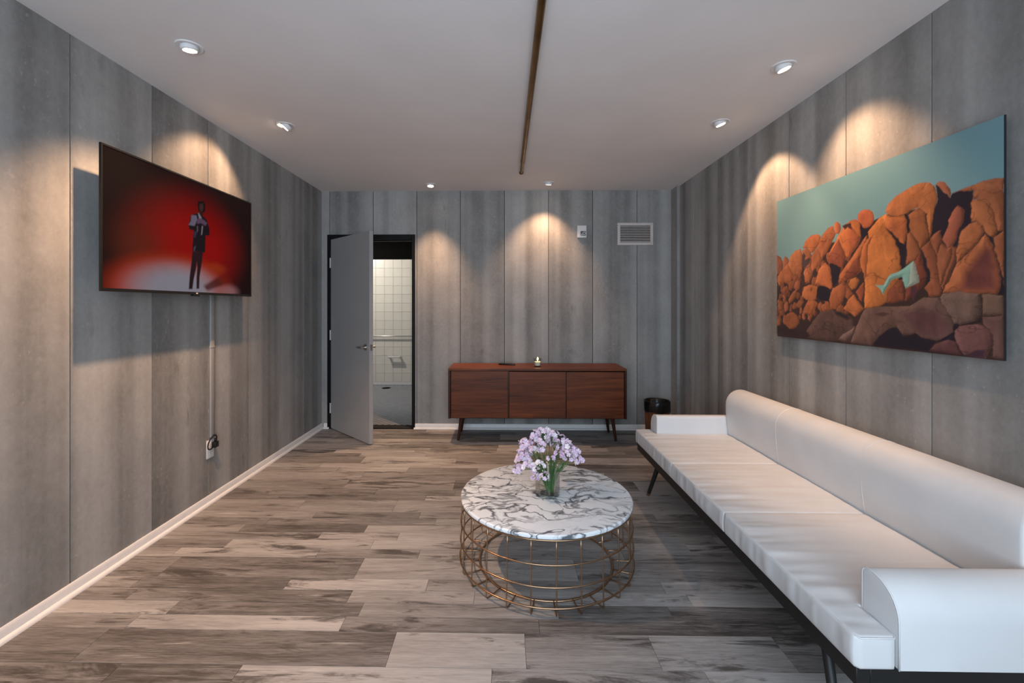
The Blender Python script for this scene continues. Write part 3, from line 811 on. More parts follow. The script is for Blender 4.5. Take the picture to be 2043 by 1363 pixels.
def grid_mesh(name, nu, nv, fn, colors, mat, parent):
    """fn(u,v)->xyz arrays; colours (nv,nu,3)"""
    U, Vv = np.meshgrid(np.linspace(0, 1, nu), np.linspace(0, 1, nv))
    co = np.stack(fn(U, Vv), -1).reshape(-1, 3)
    idx = np.arange(nu * nv).reshape(nv, nu)
    q = np.stack([idx[:-1, :-1], idx[:-1, 1:], idx[1:, 1:], idx[1:, :-1]], -1).reshape(-1, 4)
    me = bpy.data.meshes.new(name)
    me.vertices.add(len(co)); me.vertices.foreach_set('co', co.astype(np.float32).ravel())
    me.loops.add(q.size); me.loops.foreach_set('vertex_index', q.astype(np.int32).ravel())
    me.polygons.add(len(q)); me.polygons.foreach_set('loop_start', np.arange(0, q.size, 4, dtype=np.int32))
    me.update(calc_edges=True); me.validate()
    at = me.color_attributes.new('print', 'FLOAT_COLOR', 'POINT')
    cc = np.concatenate([colors.reshape(-1, 3), np.ones((nu * nv, 1))], 1).astype(np.float32)
    at.data.foreach_set('color', cc.ravel())
    return link_mesh(name, me, mat, parent)

# ---- rock landscape print on the right wall
AY0, AY1, AZ0, AZ1, AX = 1.664, 3.025, 1.161, 2.064, 1.828
art = empty('landscape_print', (AX, (AY0 + AY1) / 2, AZ0), label='large unframed print of orange desert boulders under a mint sky', cat='wall art')
hwid = (AY1 - AY0) / 2; AH = AZ1 - AZ0; asp = (AY1 - AY0) / AH
box('backing_panel', (0.0012, 0.009, -hwid, hwid, 0, AH), M['art_edge'], art)
for z in (0.10, AH - 0.16): box('hanging_batten', (0.009, XR - AX, -hwid + 0.15, hwid - 0.15, z, z + 0.06), M['art_edge'], art)
nu, nv = 460, 306
U, Vv = np.meshgrid(np.linspace(0, 1, nu), np.linspace(0, 1, nv))
GAIN = 1.0
sky = np.array(s2l((104, 150, 150)))[None, None] * (1 - Vv[..., None]) * 1.0 + np.array(s2l((98, 138, 146)))[None, None] * Vv[..., None]
img = sky * 1.12
n1 = vnoise(U, Vv, 14, 10, 3, 5); n2 = vnoise(U, Vv, 40, 28, 5, 4); n3 = vnoise(U + 0.12 * Vv, Vv, 60, 8, 8, 3)
bed = (0, np.array(s2l((58, 38, 34))), np.array([[0, -.02], [0, .50], [.06, .49], [.12, .50], [.18, .545], [.25, .56], [.30, .60], [.36, .62], [.44, .60], [.52, .68], [.60, .70], [.68, .72], [.74, .70], [.80, .70], [.88, .68], [1.02, .68], [1.02, -.02]]))
rr_ = np.random.RandomState(12); pile = []
for i in range(120):          # small rubble of the boulder slope
    u0 = rr_.uniform(0.0, 0.47); v0 = rr_.uniform(0.10, 0.50 + 0.06 * u0 / 0.47); sz = rr_.uniform(0.016, 0.034)
    a0 = rr_.uniform(0, 6.28); npt = rr_.randint(5, 8)
    P_ = np.array([[u0 + sz * (0.7 + 0.5 * rr_.rand()) * math.cos(a0 + 6.28 * j / npt) / asp, v0 + sz * (0.9 + 0.6 * rr_.rand()) * math.sin(a0 + 6.28 * j / npt)] for j in range(npt)])
    c0 = np.array(s2l((rr_.randint(118, 165), 0, 0)))[0]
    pile.append((1, np.array([c0, c0 * 0.29, c0 * 0.09]), P_))
crk = np.abs(vnoise(U, Vv, 9, 11, 31, 3) - 0.5); crk2 = np.abs(vnoise(U, Vv, 20, 22, 37, 3) - 0.5)
CRACK = 1 - 0.5 * np.clip(1 - crk / 0.012, 0, 1) - 0.28 * np.clip(1 - crk2 / 0.014, 0, 1)
rocks = parse(ART, True)
for k, c_, P in [bed, rocks[0]] + pile + rocks[1:]:
    jit = (n2 - 0.5) * 0.014
    b0, b1 = P.min(0) - 0.03, P.max(0) + 0.03
    ui = slice(max(0, int(b0[0] * nu)), min(nu, int(b1[0] * nu) + 2)); vi = slice(max(0, int(b0[1] * nv)), min(nv, int(b1[1] * nv) + 2))
    u_, v_ = U[vi, ui], Vv[vi, ui]
    ins, d, gx, gy = poly_mask(u_ + jit[vi, ui], v_ + jit[vi, ui] * 0.7, P, asp)
    size = min(np.ptp(P[:, 0]) * asp, np.ptp(P[:, 1]))
    if k == 2: a = np.clip(np.where(ins, 0.2 + d / (0.22 * size + 1e-6), 0.2 - d / (0.1 * size + 1e-6)), 0, 1)
    else: a = soft(ins, d, 0.006)
    a = a[..., None]
    col = np.ones(u_.shape + (3,)) * c_
    tex = 0.66 + 0.68 * n1[vi, ui] + 0.42 * (n2[vi, ui] - 0.5) + 0.40 * (n3[vi, ui] - 0.5)
    if k == 1 and size > 0.1: tex = tex * CRACK[vi, ui]
    if k in (1, 3):
        fall = np.clip(1 - d / (0.16 * size + 0.012), 0, 1)
        # light in the pictured scene falls from the upper left
        lam = (-gx * 0.8 + gy * 0.45) * -1.0
        shade = 1.0 + 0.42 * lam * fall
        edge = np.clip(1 - d / 0.010, 0, 1)
        shade *= 1 - (0.42 if k == 1 else 0.15) * edge * np.clip(0.35 - lam, 0, 1)
        col = col * (shade * (tex if k == 1 else 0.95 + 0.1 * n1[vi, ui]))[..., None]
    elif k == 2: col = col * tex[..., None]
    else: col = col * (0.7 + 0.6 * n1[vi, ui])[..., None]
    img[vi, ui] = img[vi, ui] * (1 - a) + col * a
gr = img.mean(-1, keepdims=True); img = np.clip((img * 0.88 + gr * 0.12) * GAIN, 0, 0.9)
grid_mesh('print', nu, nv, lambda u, v: (np.zeros_like(u), hwid - u * 2 * hwid, v * AH), img, M['print'], art)

# ---- television
TY0, TY1, TZ0, TZ1, TX = 2.095, 3.357, 1.4345, 2.1475, -1.93
tv = empty('television', (XL, (TY0 + TY1) / 2, TZ0), label='flat wall-mounted television showing a suited figure on red', cat='television')
tw, thh = (TY1 - TY0) / 2, TZ1 - TZ0
tx = TX - XL
bz = 0.009
box('bezel', [(tx - 0.011, tx, -tw, tw, 0, bz + 0.007), (tx - 0.011, tx, -tw, tw, thh - bz, thh), (tx - 0.011, tx, -tw, -tw + bz, bz + 0.007, thh - bz), (tx - 0.011, tx, tw - bz, tw, bz + 0.007, thh - bz)], M['black_plastic'], tv)
box('back_shell', (tx - 0.055, tx - 0.0112, -tw + 0.07, tw - 0.07, 0.05, thh - 0.05), M['black_plastic'], tv, 0.008)
box('wall_bracket', (0.0008, tx - 0.055, -0.22, 0.22, 0.2, 0.5), M['black_metal'], tv)
box('back_cover', (tx - 0.011, tx - 0.0045, -tw + bz, tw - bz, bz + 0.007, thh - bz), M['black_plastic'], tv)
box('logo_tab', (tx - 0.02, tx + 0.001, 0.005, 0.06, -0.010, 0.001), M['black_plastic'], tv, 0.002)
box('logo', (tx, tx + 0.0012, 0.026, 0.040, 0.005, 0.012), M['vent_white'], tv)
nu2, nv2 = 330, 190
U, Vv = np.meshgrid(np.linspace(0, 1, nu2), np.linspace(0, 1, nv2))
def L(*c): return np.array(s2l(c))[None, None]
def sm(x_, a, b): t_ = np.clip((x_ - a) / (b - a), 0, 1); return (t_ * t_ * (3 - 2 * t_))[..., None]
img = np.ones((nv2, nu2, 3)) * L(30, 8, 12)
rd = np.sqrt(((U - 0.5) / 0.52) ** 2 + ((Vv - 0.42) / 0.62) ** 2)
img = img * sm(rd, 0.25, 1.0) + L(150, 0, 2) * (1 - sm(rd, 0.25, 1.0))
od = np.sqrt(((U - 0.17) / 0.22) ** 2 + ((Vv - 0.33) / 0.32) ** 2); f_ = (1 - sm(od, 0.0, 1.0)) * 0.55
img = img * (1 - f_) + L(96, 42, 22) * f_
bd = np.sqrt(((U - 0.40) / 0.40) ** 2 + ((Vv - 0.02) / 0.30) ** 2)
f_ = 1 - sm(bd, 0.75, 1.18); img = img * (1 - f_) + L(160, 44, 20) * f_
f_ = 1 - sm(bd, 0.5, 0.98); img = img * (1 - f_) + L(170, 108, 108) * f_
f_ = 1 - sm(bd, 0.3, 0.85); img = img * (1 - f_) + L(146, 142, 154) * f_
bd2 = np.sqrt(((U - 0.78) / 0.14) ** 2 + ((Vv - 0.02) / 0.10) ** 2); f_ = (1 - sm(bd2, 0.2, 1.0)) * 0.8; img = img * (1 - f_) + L(160, 110, 112) * f_
bd3 = np.sqrt(((U - 0.68) / 0.13) ** 2 + ((Vv - 0.24) / 0.08) ** 2); f_ = (1 - sm(bd3, 0.1, 1.0)) * 0.6; img = img * (1 - f_) + L(170, 60, 24) * f_
# cast shadow running off to the right of the feet
along = (U - 0.58) * 0.83 + (Vv - 0.03) * 0.55; across = np.abs(-(U - 0.58) * 0.55 + (Vv - 0.03) * 0.83)
f_ = sm(along, 0.0, 0.03) * (1 - sm(along, 0.12, 0.26)) * (1 - sm(across - 0.12 * along, 0.004, 0.045)) * 0.85
img = img * (1 - f_) + L(74, 8, 6) * f_
vn = vnoise(U, Vv, 6, 4, 4, 4)
img *= (0.86 + 0.28 * vn)[..., None]
for k, c_, P in parse(TVFIG, False):
    ins, d, gx, gy = poly_mask(U, Vv, P, 1.77)
    a = soft(ins, d, 0.012)[..., None]
    img = img * (1 - a) + c_ * a
sw, sh0, sh1 = tw - bz, bz + 0.007, thh - bz
grid_mesh('screen', nu2, nv2, lambda u, v: (np.full_like(u, tx - 0.003), -sw + u * 2 * sw, sh0 + v * (sh1 - sh0)), img, M['screen'], tv)

# ---- cable raceway, outlet, cord
rc = empty('cable_raceway', (XL, 3.063, 0.45), label='thin grey cable cover running down the wall below the television', cat='cable cover')
box('channel', (0, 0.014, -0.020, 0.020, 0, 1.02), M['raceway'], rc, 0.004)
box('joint_clip', (0, 0.0155, -0.0215, 0.0215, 0.62, 0.635), M['raceway'], rc, 0.002)
ol = empty('wall_outlet', (XL, 3.050, 0.312), label='white wall outlet plate at the foot of the cable cover', cat='outlet')
box('plate', (0, 0.006, -0.037, 0.037, 0, 0.125), M['white_plastic'], ol, 0.002)
for z in (0.024, 0.072):
    rec = box('receptacle', (0.006, 0.0078, -0.016, 0.016, z, z + 0.030), M['white_plastic'], ol, 0.0006, 1)
    box('slot', [(0.0078, 0.0082, -0.008, -0.006, z + 0.013, z + 0.022), (0.0078, 0.0082, 0.006, 0.008, z + 0.013, z + 0.022), (0.0078, 0.0082, -0.002, 0.002, z + 0.004, z + 0.008)], M['charcoal'], rec)
cord = empty('power_cord', (XL, 3.063, 0.39), label='black plug with a coiled cord on the wall outlet', cat='power cord')
box('plug', (0.0082, 0.038, -0.010, 0.030, -0.012, 0.030), M['black_plastic'], cord, 0.005)
box('cord_grip', (0.018, 0.032, 0.004, 0.018, 0.030, 0.052), M['black_plastic'], cord, 0.003)
pts = []
for i in range(25):
    a = 0.3 + 2 * PI * i / 22
    pts.append((0.024 + 0.014 * math.sin(a * 1.0), -0.022 + 0.042 * math.cos(a), 0.032 + 0.050 * math.sin(a)))
tube('cord', [(0.025, 0.011, 0.050)] + pts + [(0.010, 0.0, 0.075)], 0.0042, M['black_plastic'], cord, 8)

# ------------------------------------------------------------------ wall vent and alarm box
vt = empty('air_vent', (1.4335, YB, 2.035), label='white rectangular air vent with horizontal louvres high on the end wall', cat='vent')
vw, vh = 0.195, 0.245
box('vent_frame', [(-vw, vw, -0.012, 0, 0, 0.030), (-vw, vw, -0.012, 0, vh - 0.030, vh), (-vw, -vw + 0.030, -0.012, 0, 0.030, vh - 0.030), (vw - 0.030, vw, -0.012, 0, 0.030, vh - 0.030)], M['vent_white'], vt, 0.0015, 1)
box('duct', (-vw + 0.03, vw - 0.03, -0.002, -0.0005, 0.03, vh - 0.03), M['charcoal'], vt)
bm = bmesh.new(); add_prism(bm, [(-0.011, -0.0045), (-0.0095, -0.0055), (-0.003, 0.0045), (-0.0045, 0.0055)], 'x', -vw + 0.03, vw - 0.03)
lm = bm_mesh(bm, 'louvre'); lm.materials.append(M['vent_white'])
for i in range(10): link_mesh('louvre', lm, None, vt, (0, 0, 0.030 + (i + 0.5) * (vh - 0.06) / 10))
al = empty('alarm_box', (0.845, YB, 2.112), label='small white alarm box with a grey lens on the end wall', cat='alarm')
box('housing', (-0.052, 0.052, -0.038, 0, 0, 0.138), M['white_plastic'], al, 0.010, 3)
le = box('lens', (-0.018, 0.040, -0.0405, -0.037, 0.024, 0.072), M['grey_lens'], al, 0.006, 2)
lathe('lens_ring', [(0.011, 0.0), (0.016, 0.001), (0.016, 0.003), (0.011, 0.003), (0.011, 0.0)], M['white_plastic'], le, 24).matrix_local = Matrix.Translation((0.022, -0.0402, 0.048)) @ Matrix.Rotation(PI / 2, 4, 'X')

# ------------------------------------------------------------------ sideboard
sb = empty('sideboard', (0.322, 4.66, 0), label='low walnut sideboard with three flat doors on splayed legs', cat='sideboard')
sx0, sx1, sy0, sy1, sz0, sz1 = -0.890, 0.890, -0.212, 0.218, 0.236, 0.738
t_ = 0.022
box('top', (sx0, sx1, sy0, sy1, sz1 - t_, sz1), M['walnut'], sb, 0.002, 1)
box('side', (sx0, sx0 + t_, sy0, sy1, sz0, sz1 - t_), M['walnut_dark'], sb, 0.002, 1)
box('side', (sx1 - t_, sx1, sy0, sy1, sz0, sz1 - t_), M['walnut_dark'], sb, 0.002, 1)
box('bottom', (sx0 + t_, sx1 - t_, sy0 + 0.02, sy1, sz0, sz0 + t_), M['walnut_dark'], sb)
box('back', (sx0 + t_, sx1 - t_, sy1 - 0.01, sy1, sz0 + t_, sz1 - t_), M['walnut_dark'], sb)
cx_, dw = sx0 + t_, (sx1 - sx0 - 2 * t_)
edges = [sx0 + t_ + 0.003, 0.043 - 0.322, 0.615 - 0.322, sx1 - t_ - 0.003]
for i in range(3):
    a, b = edges[i], edges[i + 1]
    gap = 0.014 if i == 0 else (0.008 if i == 1 else 0.0)
    dz0, dz1 = sz0 + 0.006, sz1 - t_ - (0.004 if i == 0 else 0.010)
    box('door', (a + 0.001, b - gap, sy0 + 0.012 + 0.003 * (i == 1), sy0 + 0.032, dz0, dz1), M['walnut'], sb, 0.0015, 1)
    if gap: box('finger_pull', (b - gap, b, sy0 + 0.026, sy0 + 0.034, dz0, dz1), M['walnut_dark'], sb)
for lx, ly, ox, oy in ((-0.762, -0.14, -0.035, -0.010), (0.762, -0.14, 0.035, -0.010), (-0.762, 0.14, -0.035, 0.03), (0.762, 0.14, 0.035, 0.03)):
    cyl('leg', (lx + ox, ly + oy, 0.0), (lx, ly, sz0), 0.012, M['walnut_dark'], sb, 0.021, 18)
rm = empty('remote_control', (0.02, 4.725, sz1), -0.30, label='slim black remote control on the sideboard', cat='remote')
box('body', (-0.088, 0.088, -0.020, 0.020, 0.0, 0.016), M['black_plastic'], rm, 0.005, 2)
box('button_pad', (-0.07, 0.06, -0.013, 0.013, 0.016, 0.0172), M['black_metal'], rm)
cd = empty('candle', (0.338, 4.615, sz1), label='lit candle in a small clear glass on the sideboard', cat='candle')
lathe('glass_cup', [(0.0, 0.0), (0.034, 0.0), (0.037, 0.004), (0.041, 0.085), (0.039, 0.086), (0.0355, 0.012), (0.0, 0.012)], M['glass'], cd, 32)
lathe('wax', [(0.0, 0.0125), (0.034, 0.0125), (0.0362, 0.050), (0.030, 0.048), (0.0, 0.047)], M['wax'], cd, 28)
cyl('wick', (0, 0, 0.046), (0.001, 0, 0.060), 0.0012, M['charcoal'], cd, seg=6)
lathe('flame', [(0.0, 0.058), (0.006, 0.066), (0.0075, 0.073), (0.005, 0.084), (0.0, 0.100)], M['flame'], cd, 14)
cl = bpy.data.lights.new('candle_glow', 'POINT'); cl.energy = 0.5; cl.color = (1.0, 0.62, 0.28); cl.shadow_soft_size = 0.01
clo = bpy.data.objects.new('candle_glow', cl); clo.location = (0, 0, 0.078); clo.parent = cd; COL.objects.link(clo)

# ------------------------------------------------------------------ waste bin
bn = empty('waste_bin', (1.545, 4.55, 0), label='round wooden waste bin with a black bag behind the sofa arm', cat='bin')
lathe('bin_body', [(0.0, 0.0), (0.108, 0.0), (0.112, 0.004), (0.122, 0.392), (0.118, 0.394), (0.108, 0.012), (0.0, 0.012)], M['bin_wood'], bn, 40)
bm = bmesh.new(); seg = 72; prof = [(0.110, 0.30), (0.117, 0.402), (0.123, 0.408), (0.128, 0.400), (0.1275, 0.36), (0.1265, 0.31), (0.124, 0.300)]
rings = []
rg = random.Random(5)
for j, (r_, z_) in enumerate(prof):
    ring = []
    for k in range(seg):
        a = 2 * PI * k / seg
        wob = 0.0025 * math.sin(a * 11 + j) + rg.uniform(-0.0015, 0.0015)
        ring.append(bm.verts.new(((r_ + max(wob, -0.001)) * math.cos(a), (r_ + max(wob, -0.001)) * math.sin(a), z_ + (0.006 * math.sin(a * 5) + rg.uniform(-0.004, 0.004)) * (j >= 5))))
    rings.append(ring)
for A, B in zip(rings, rings[1:]):
    for k in range(seg): bm.faces.new((A[k], A[(k + 1) % seg], B[(k + 1) % seg], B[k]))
link_mesh('bin_bag', bm_mesh(bm, 'bin_bag', True), M['bag'], bn)
# ------------------------------------------------------------------ round coffee table
TCX, TCY, TTOP = 0.217, 2.402, 0.360
ct = empty('coffee_table', (TCX, TCY, 0), label='round marble-topped coffee table on a copper wire basket base', cat='coffee table')
R_ = 0.4535
top = lathe('tabletop', [(0.0, 0.338), (R_ - 0.008, 0.338), (R_ - 0.002, 0.341), (R_, 0.347), (R_ - 0.001, 0.354), (R_ - 0.006, 0.359), (R_ - 0.014, TTOP), (0.0, TTOP)], M['marble'], ct, 96, sharp=30)
def ring_pts(r, z, n=72): return [(r * math.cos(2 * PI * i / n), r * math.sin(2 * PI * i / n), z) for i in range(n)]
def rad(z): return 0.443 + 0.010 * min(max((0.338 - z) / 0.29, 0), 1) ** 0.7
for r, z, rr in ((rad(0.335) + 0.004, 0.334, 0.0040), (rad(0.228) + 0.004, 0.228, 0.0036), (rad(0.132) + 0.004, 0.132, 0.0036), (rad(0.042) + 0.004, 0.042, 0.0042)):
    tube('hoop', ring_pts(r, z), rr, M['copper'], ct, 8, True)
tube('floor_hoop', ring_pts(0.352, 0.0058), 0.0055, M['copper'], ct, 8, True)
NW = 25
wp = [(rad(z), z) for z in (0.338, 0.29, 0.24, 0.18, 0.12, 0.07, 0.04)] + [(0.454, 0.022), (0.453, 0.010), (0.447, 0.0042), (0.436, 0.0036), (0.400, 0.0045), (0.356, 0.0085)]
bm = bmesh.new(); add_tube(bm, [(r, 0, z) for r, z in wp], 0.0031, 6)
wm = bm_mesh(bm, 'upright_wire', True); wm.materials.append(M['copper'])
for i in range(NW):
    link_mesh('upright_wire', wm, None, ct, (0, 0, 0), (0, 0, -PI / 2 + 0.02 + 2 * PI * i / NW))
bm = bmesh.new(); add_tube(bm, [(0.0, 0, 0.3345), (0.22, 0, 0.3345), (0.444, 0, 0.3345)], 0.0033, 6)
sm_ = bm_mesh(bm, 'spoke', True); sm_.materials.append(M['copper'])
for i in range(4): link_mesh('spoke', sm_, None, ct, (0, 0, 0), (0, 0, PI / 4 + PI / 2 * i))

# ------------------------------------------------------------------ glass vase with flower sprays
VX, VY = 0.226, 2.372
vase = empty('glass_vase', (VX, VY, TTOP), label='clear glass cylinder vase on the marble table', cat='vase')
lathe('vase_glass', [(0.0, 0.0), (0.060, 0.0), (0.0645, 0.004), (0.0655, 0.135), (0.0645, 0.1365), (0.0632, 0.135), (0.0622, 0.016), (0.058, 0.012), (0.0, 0.012)], M['glass'], vase, 56)
# one blossom: five cupped petals around a small eye
def blossom_mesh(name, mat, seed):
    rg = random.Random(seed); V, F = [], []
    for k in range(5):
        a = 2 * PI * k / 5 + rg.uniform(-0.15, 0.15); ca, sa = math.cos(a), math.sin(a); b0 = len(V)
        cup = rg.uniform(0.35, 0.9)
        for r_, w_, h_ in ((0.0008, 0.0010, 0.0), (0.0052, 0.0042, 0.0024), (0.0098, 0.0058, 0.0040 * cup + 0.002), (0.0132, 0.0030, 0.0030 * cup + 0.001)):
            for s_ in (-1, 1):
                x_, y_ = r_, s_ * w_
                V.append((x_ * ca - y_ * sa, x_ * sa + y_ * ca, h_ + 0.001 * rg.uniform(-1, 1)))
        for j in range(3): F.append((b0 + 2 * j, b0 + 2 * j + 2, b0 + 2 * j + 3, b0 + 2 * j + 1))
    me = bpy.data.meshes.new(name); me.from_pydata(V, [], F); me.materials.append(mat); return me
BL = [blossom_mesh('blossom', M['petal_lilac'], s) for s in (1, 2, 3)] + [blossom_mesh('blossom', M['petal_pale'], s) for s in (4, 5)]
bm = bmesh.new(); r = bmesh.ops.create_icosphere(bm, subdivisions=1, radius=0.0036); bmesh.ops.scale(bm, vec=(1, 1, 1.6), verts=r['verts'])
BUD = bm_mesh(bm, 'bud', True); BUD.materials.append(M['bud'])
rg = random.Random(11)
# spray heads: (dx, dy, height, spread, blossoms, pale share)
HEADS = [
 (-0.135, -0.02, 0.215, 0.038, 13, 0.15), (-0.105, -0.06, 0.165, 0.038, 13, 0.15), (-0.145, 0.03, 0.165, 0.030, 10, 0.1), (-0.080, -0.03, 0.235, 0.036, 13, 0.2),
 (-0.115, 0.02, 0.265, 0.036, 11, 0.3), (-0.062, 0.05, 0.305, 0.034, 11, 0.4), (-0.020, 0.02, 0.325, 0.036, 12, 0.3), (0.030, 0.04, 0.318, 0.034, 12, 0.25),
 (0.078, 0.03, 0.290, 0.034, 10, 0.3), (0.112, 0.00, 0.262, 0.034, 10, 0.15), (0.148, 0.01, 0.225, 0.030, 9, 0.15), (0.160, -0.01, 0.190, 0.026, 7, 0.1),
 (0.105, -0.04, 0.222, 0.032, 9, 0.1), (0.062, -0.05, 0.232, 0.026, 6, 0.15), (-0.050, -0.085, 0.180, 0.030, 9, 0.7), (-0.075, -0.085, 0.130, 0.026, 7, 0.35),
 (-0.022, -0.095, 0.130, 0.022, 4, 0.35), (0.020, 0.09, 0.270, 0.034, 9, 0.3), (-0.060, 0.10, 0.245, 0.034, 9, 0.2), (0.085, 0.09, 0.235, 0.032, 8, 0.2),
 (-0.160, -0.015, 0.135, 0.026, 8, 0.1), (-0.035, -0.02, 0.275, 0.032, 9, 0.2), (0.01, -0.06, 0.215, 0.020, 3, 0.4), (0.045, 0.0, 0.275, 0.026, 6, 0.3)]
for i, (dx, dy, hz_, spr, nb, pale) in enumerate(HEADS):
    hz_ -= 0.022 * hz_ / 0.3; nb = int(nb * 1.3)
    sp = empty('flower_spray', (VX, VY, TTOP + 0.0135), label='lilac flower spray on a thin green stem in the glass vase', cat='flower', group='lilac flower sprays in the glass vase')
    az = math.atan2(dy, dx); br = rg.uniform(0.008, 0.030)
    base = Vector((0.014 + dx * 0.06 + rg.uniform(-0.012, 0.012), dy * 0.06 + rg.uniform(-0.014, 0.014), 0.003))
    dr_ = math.hypot(dx, dy); lim = min(dr_ * 0.42, 0.048)
    rim = Vector((math.cos(az) * lim + rg.uniform(-0.006, 0.006), math.sin(az) * lim + rg.uniform(-0.006, 0.006), 0.120))
    tip = Vector((dx, dy, hz_)); n_ = 9
    ctrl = rim * 2 - (base + tip) / 2
    ctrl.z = 0.125
    P_ = []
    for k in range(n_):
        t_ = k / (n_ - 1); P_.append(base * (1 - t_) ** 2 + (rim * 1.25 - base * 0.1 - tip * 0.15) * 2 * t_ * (1 - t_) + tip * t_ * t_)
    for k in range(n_):        # keep the stem inside the glass
        if P_[k].z < 0.126:
            rr = math.hypot(P_[k].x, P_[k].y)
            if rr > 0.055: P_[k].x *= 0.055 / rr; P_[k].y *= 0.055 / rr
    bm = bmesh.new(); add_tube(bm, P_, [0.0026 - 0.0012 * k / (n_ - 1) for k in range(n_)], 5)
    for e_ in range(3):        # finer leafy stalks of the same spray
        k1 = 5 + rg.randrange(3); off = Vector((rg.uniform(-1, 1), rg.uniform(-1, 1), 0)) * 0.018
        q_ = [P_[k] * 1.0 + off * (k / n_) * (0.35 if P_[k].z < 0.14 else 1.0) + Vector((0.002 * e_, 0, 0)) for k in range(k1 + 1)]
        add_tube(bm, q_, [0.0019 if k % 2 else 0.0013 for k in range(k1)] + [0.0006], 4)
    up = (P_[-1] - P_[-3]).normalized()
    pos = []
    for b in range(nb):
        th, ph_ = rg.uniform(0, 2 * PI), math.acos(rg.uniform(-0.55, 1.0))
        d = Vector((math.sin(ph_) * math.cos(th), math.sin(ph_) * math.sin(th), math.cos(ph_)))
        pos.append((tip + d * spr * rg.uniform(0.6, 1.0), d))
    for k in range(3):          # short leafy side shoots
        kk = rg.choice((5, 6, 7)); q_ = P_[kk] + Vector((rg.uniform(-1, 1), rg.uniform(-1, 1), rg.uniform(0.4, 1))) * 0.022
        add_tube(bm, [P_[kk], (P_[kk] + q_) / 2 + Vector((0, 0, 0.002)), q_], [0.0012, 0.0026, 0.0006], 4)
    for p_, d in pos: add_tube(bm, [P_[-2], (P_[-2] + p_) / 2 - d * 0.004, p_ - d * 0.001], 0.0007, 3, cap=False)
    link_mesh('stem', bm_mesh(bm, 'stem', True), M['stem'], sp)
    for p_, d in pos:
        o = link_mesh('blossom', BL[3 + rg.randrange(2)] if rg.random() < pale else BL[rg.randrange(3)], None, sp, p_)
        face = (d + Vector((rg.uniform(-.5, .5), rg.uniform(-.9, .2), rg.uniform(-.2, .6)))).normalized()
        o.rotation_mode = 'QUATERNION'; o.rotation_quaternion = face.to_track_quat('Z', 'Y'); s_ = rg.uniform(0.9, 1.25); o.scale = (s_, s_, s_)
    for b in range(2):
        p_ = tip + Vector((rg.uniform(-1, 1), rg.uniform(-1, 1), rg.uniform(-1, 0.6))) * spr
        link_mesh('bud', BUD, None, sp, p_, (rg.uniform(-.6, .6), rg.uniform(-.6, .6), 0))

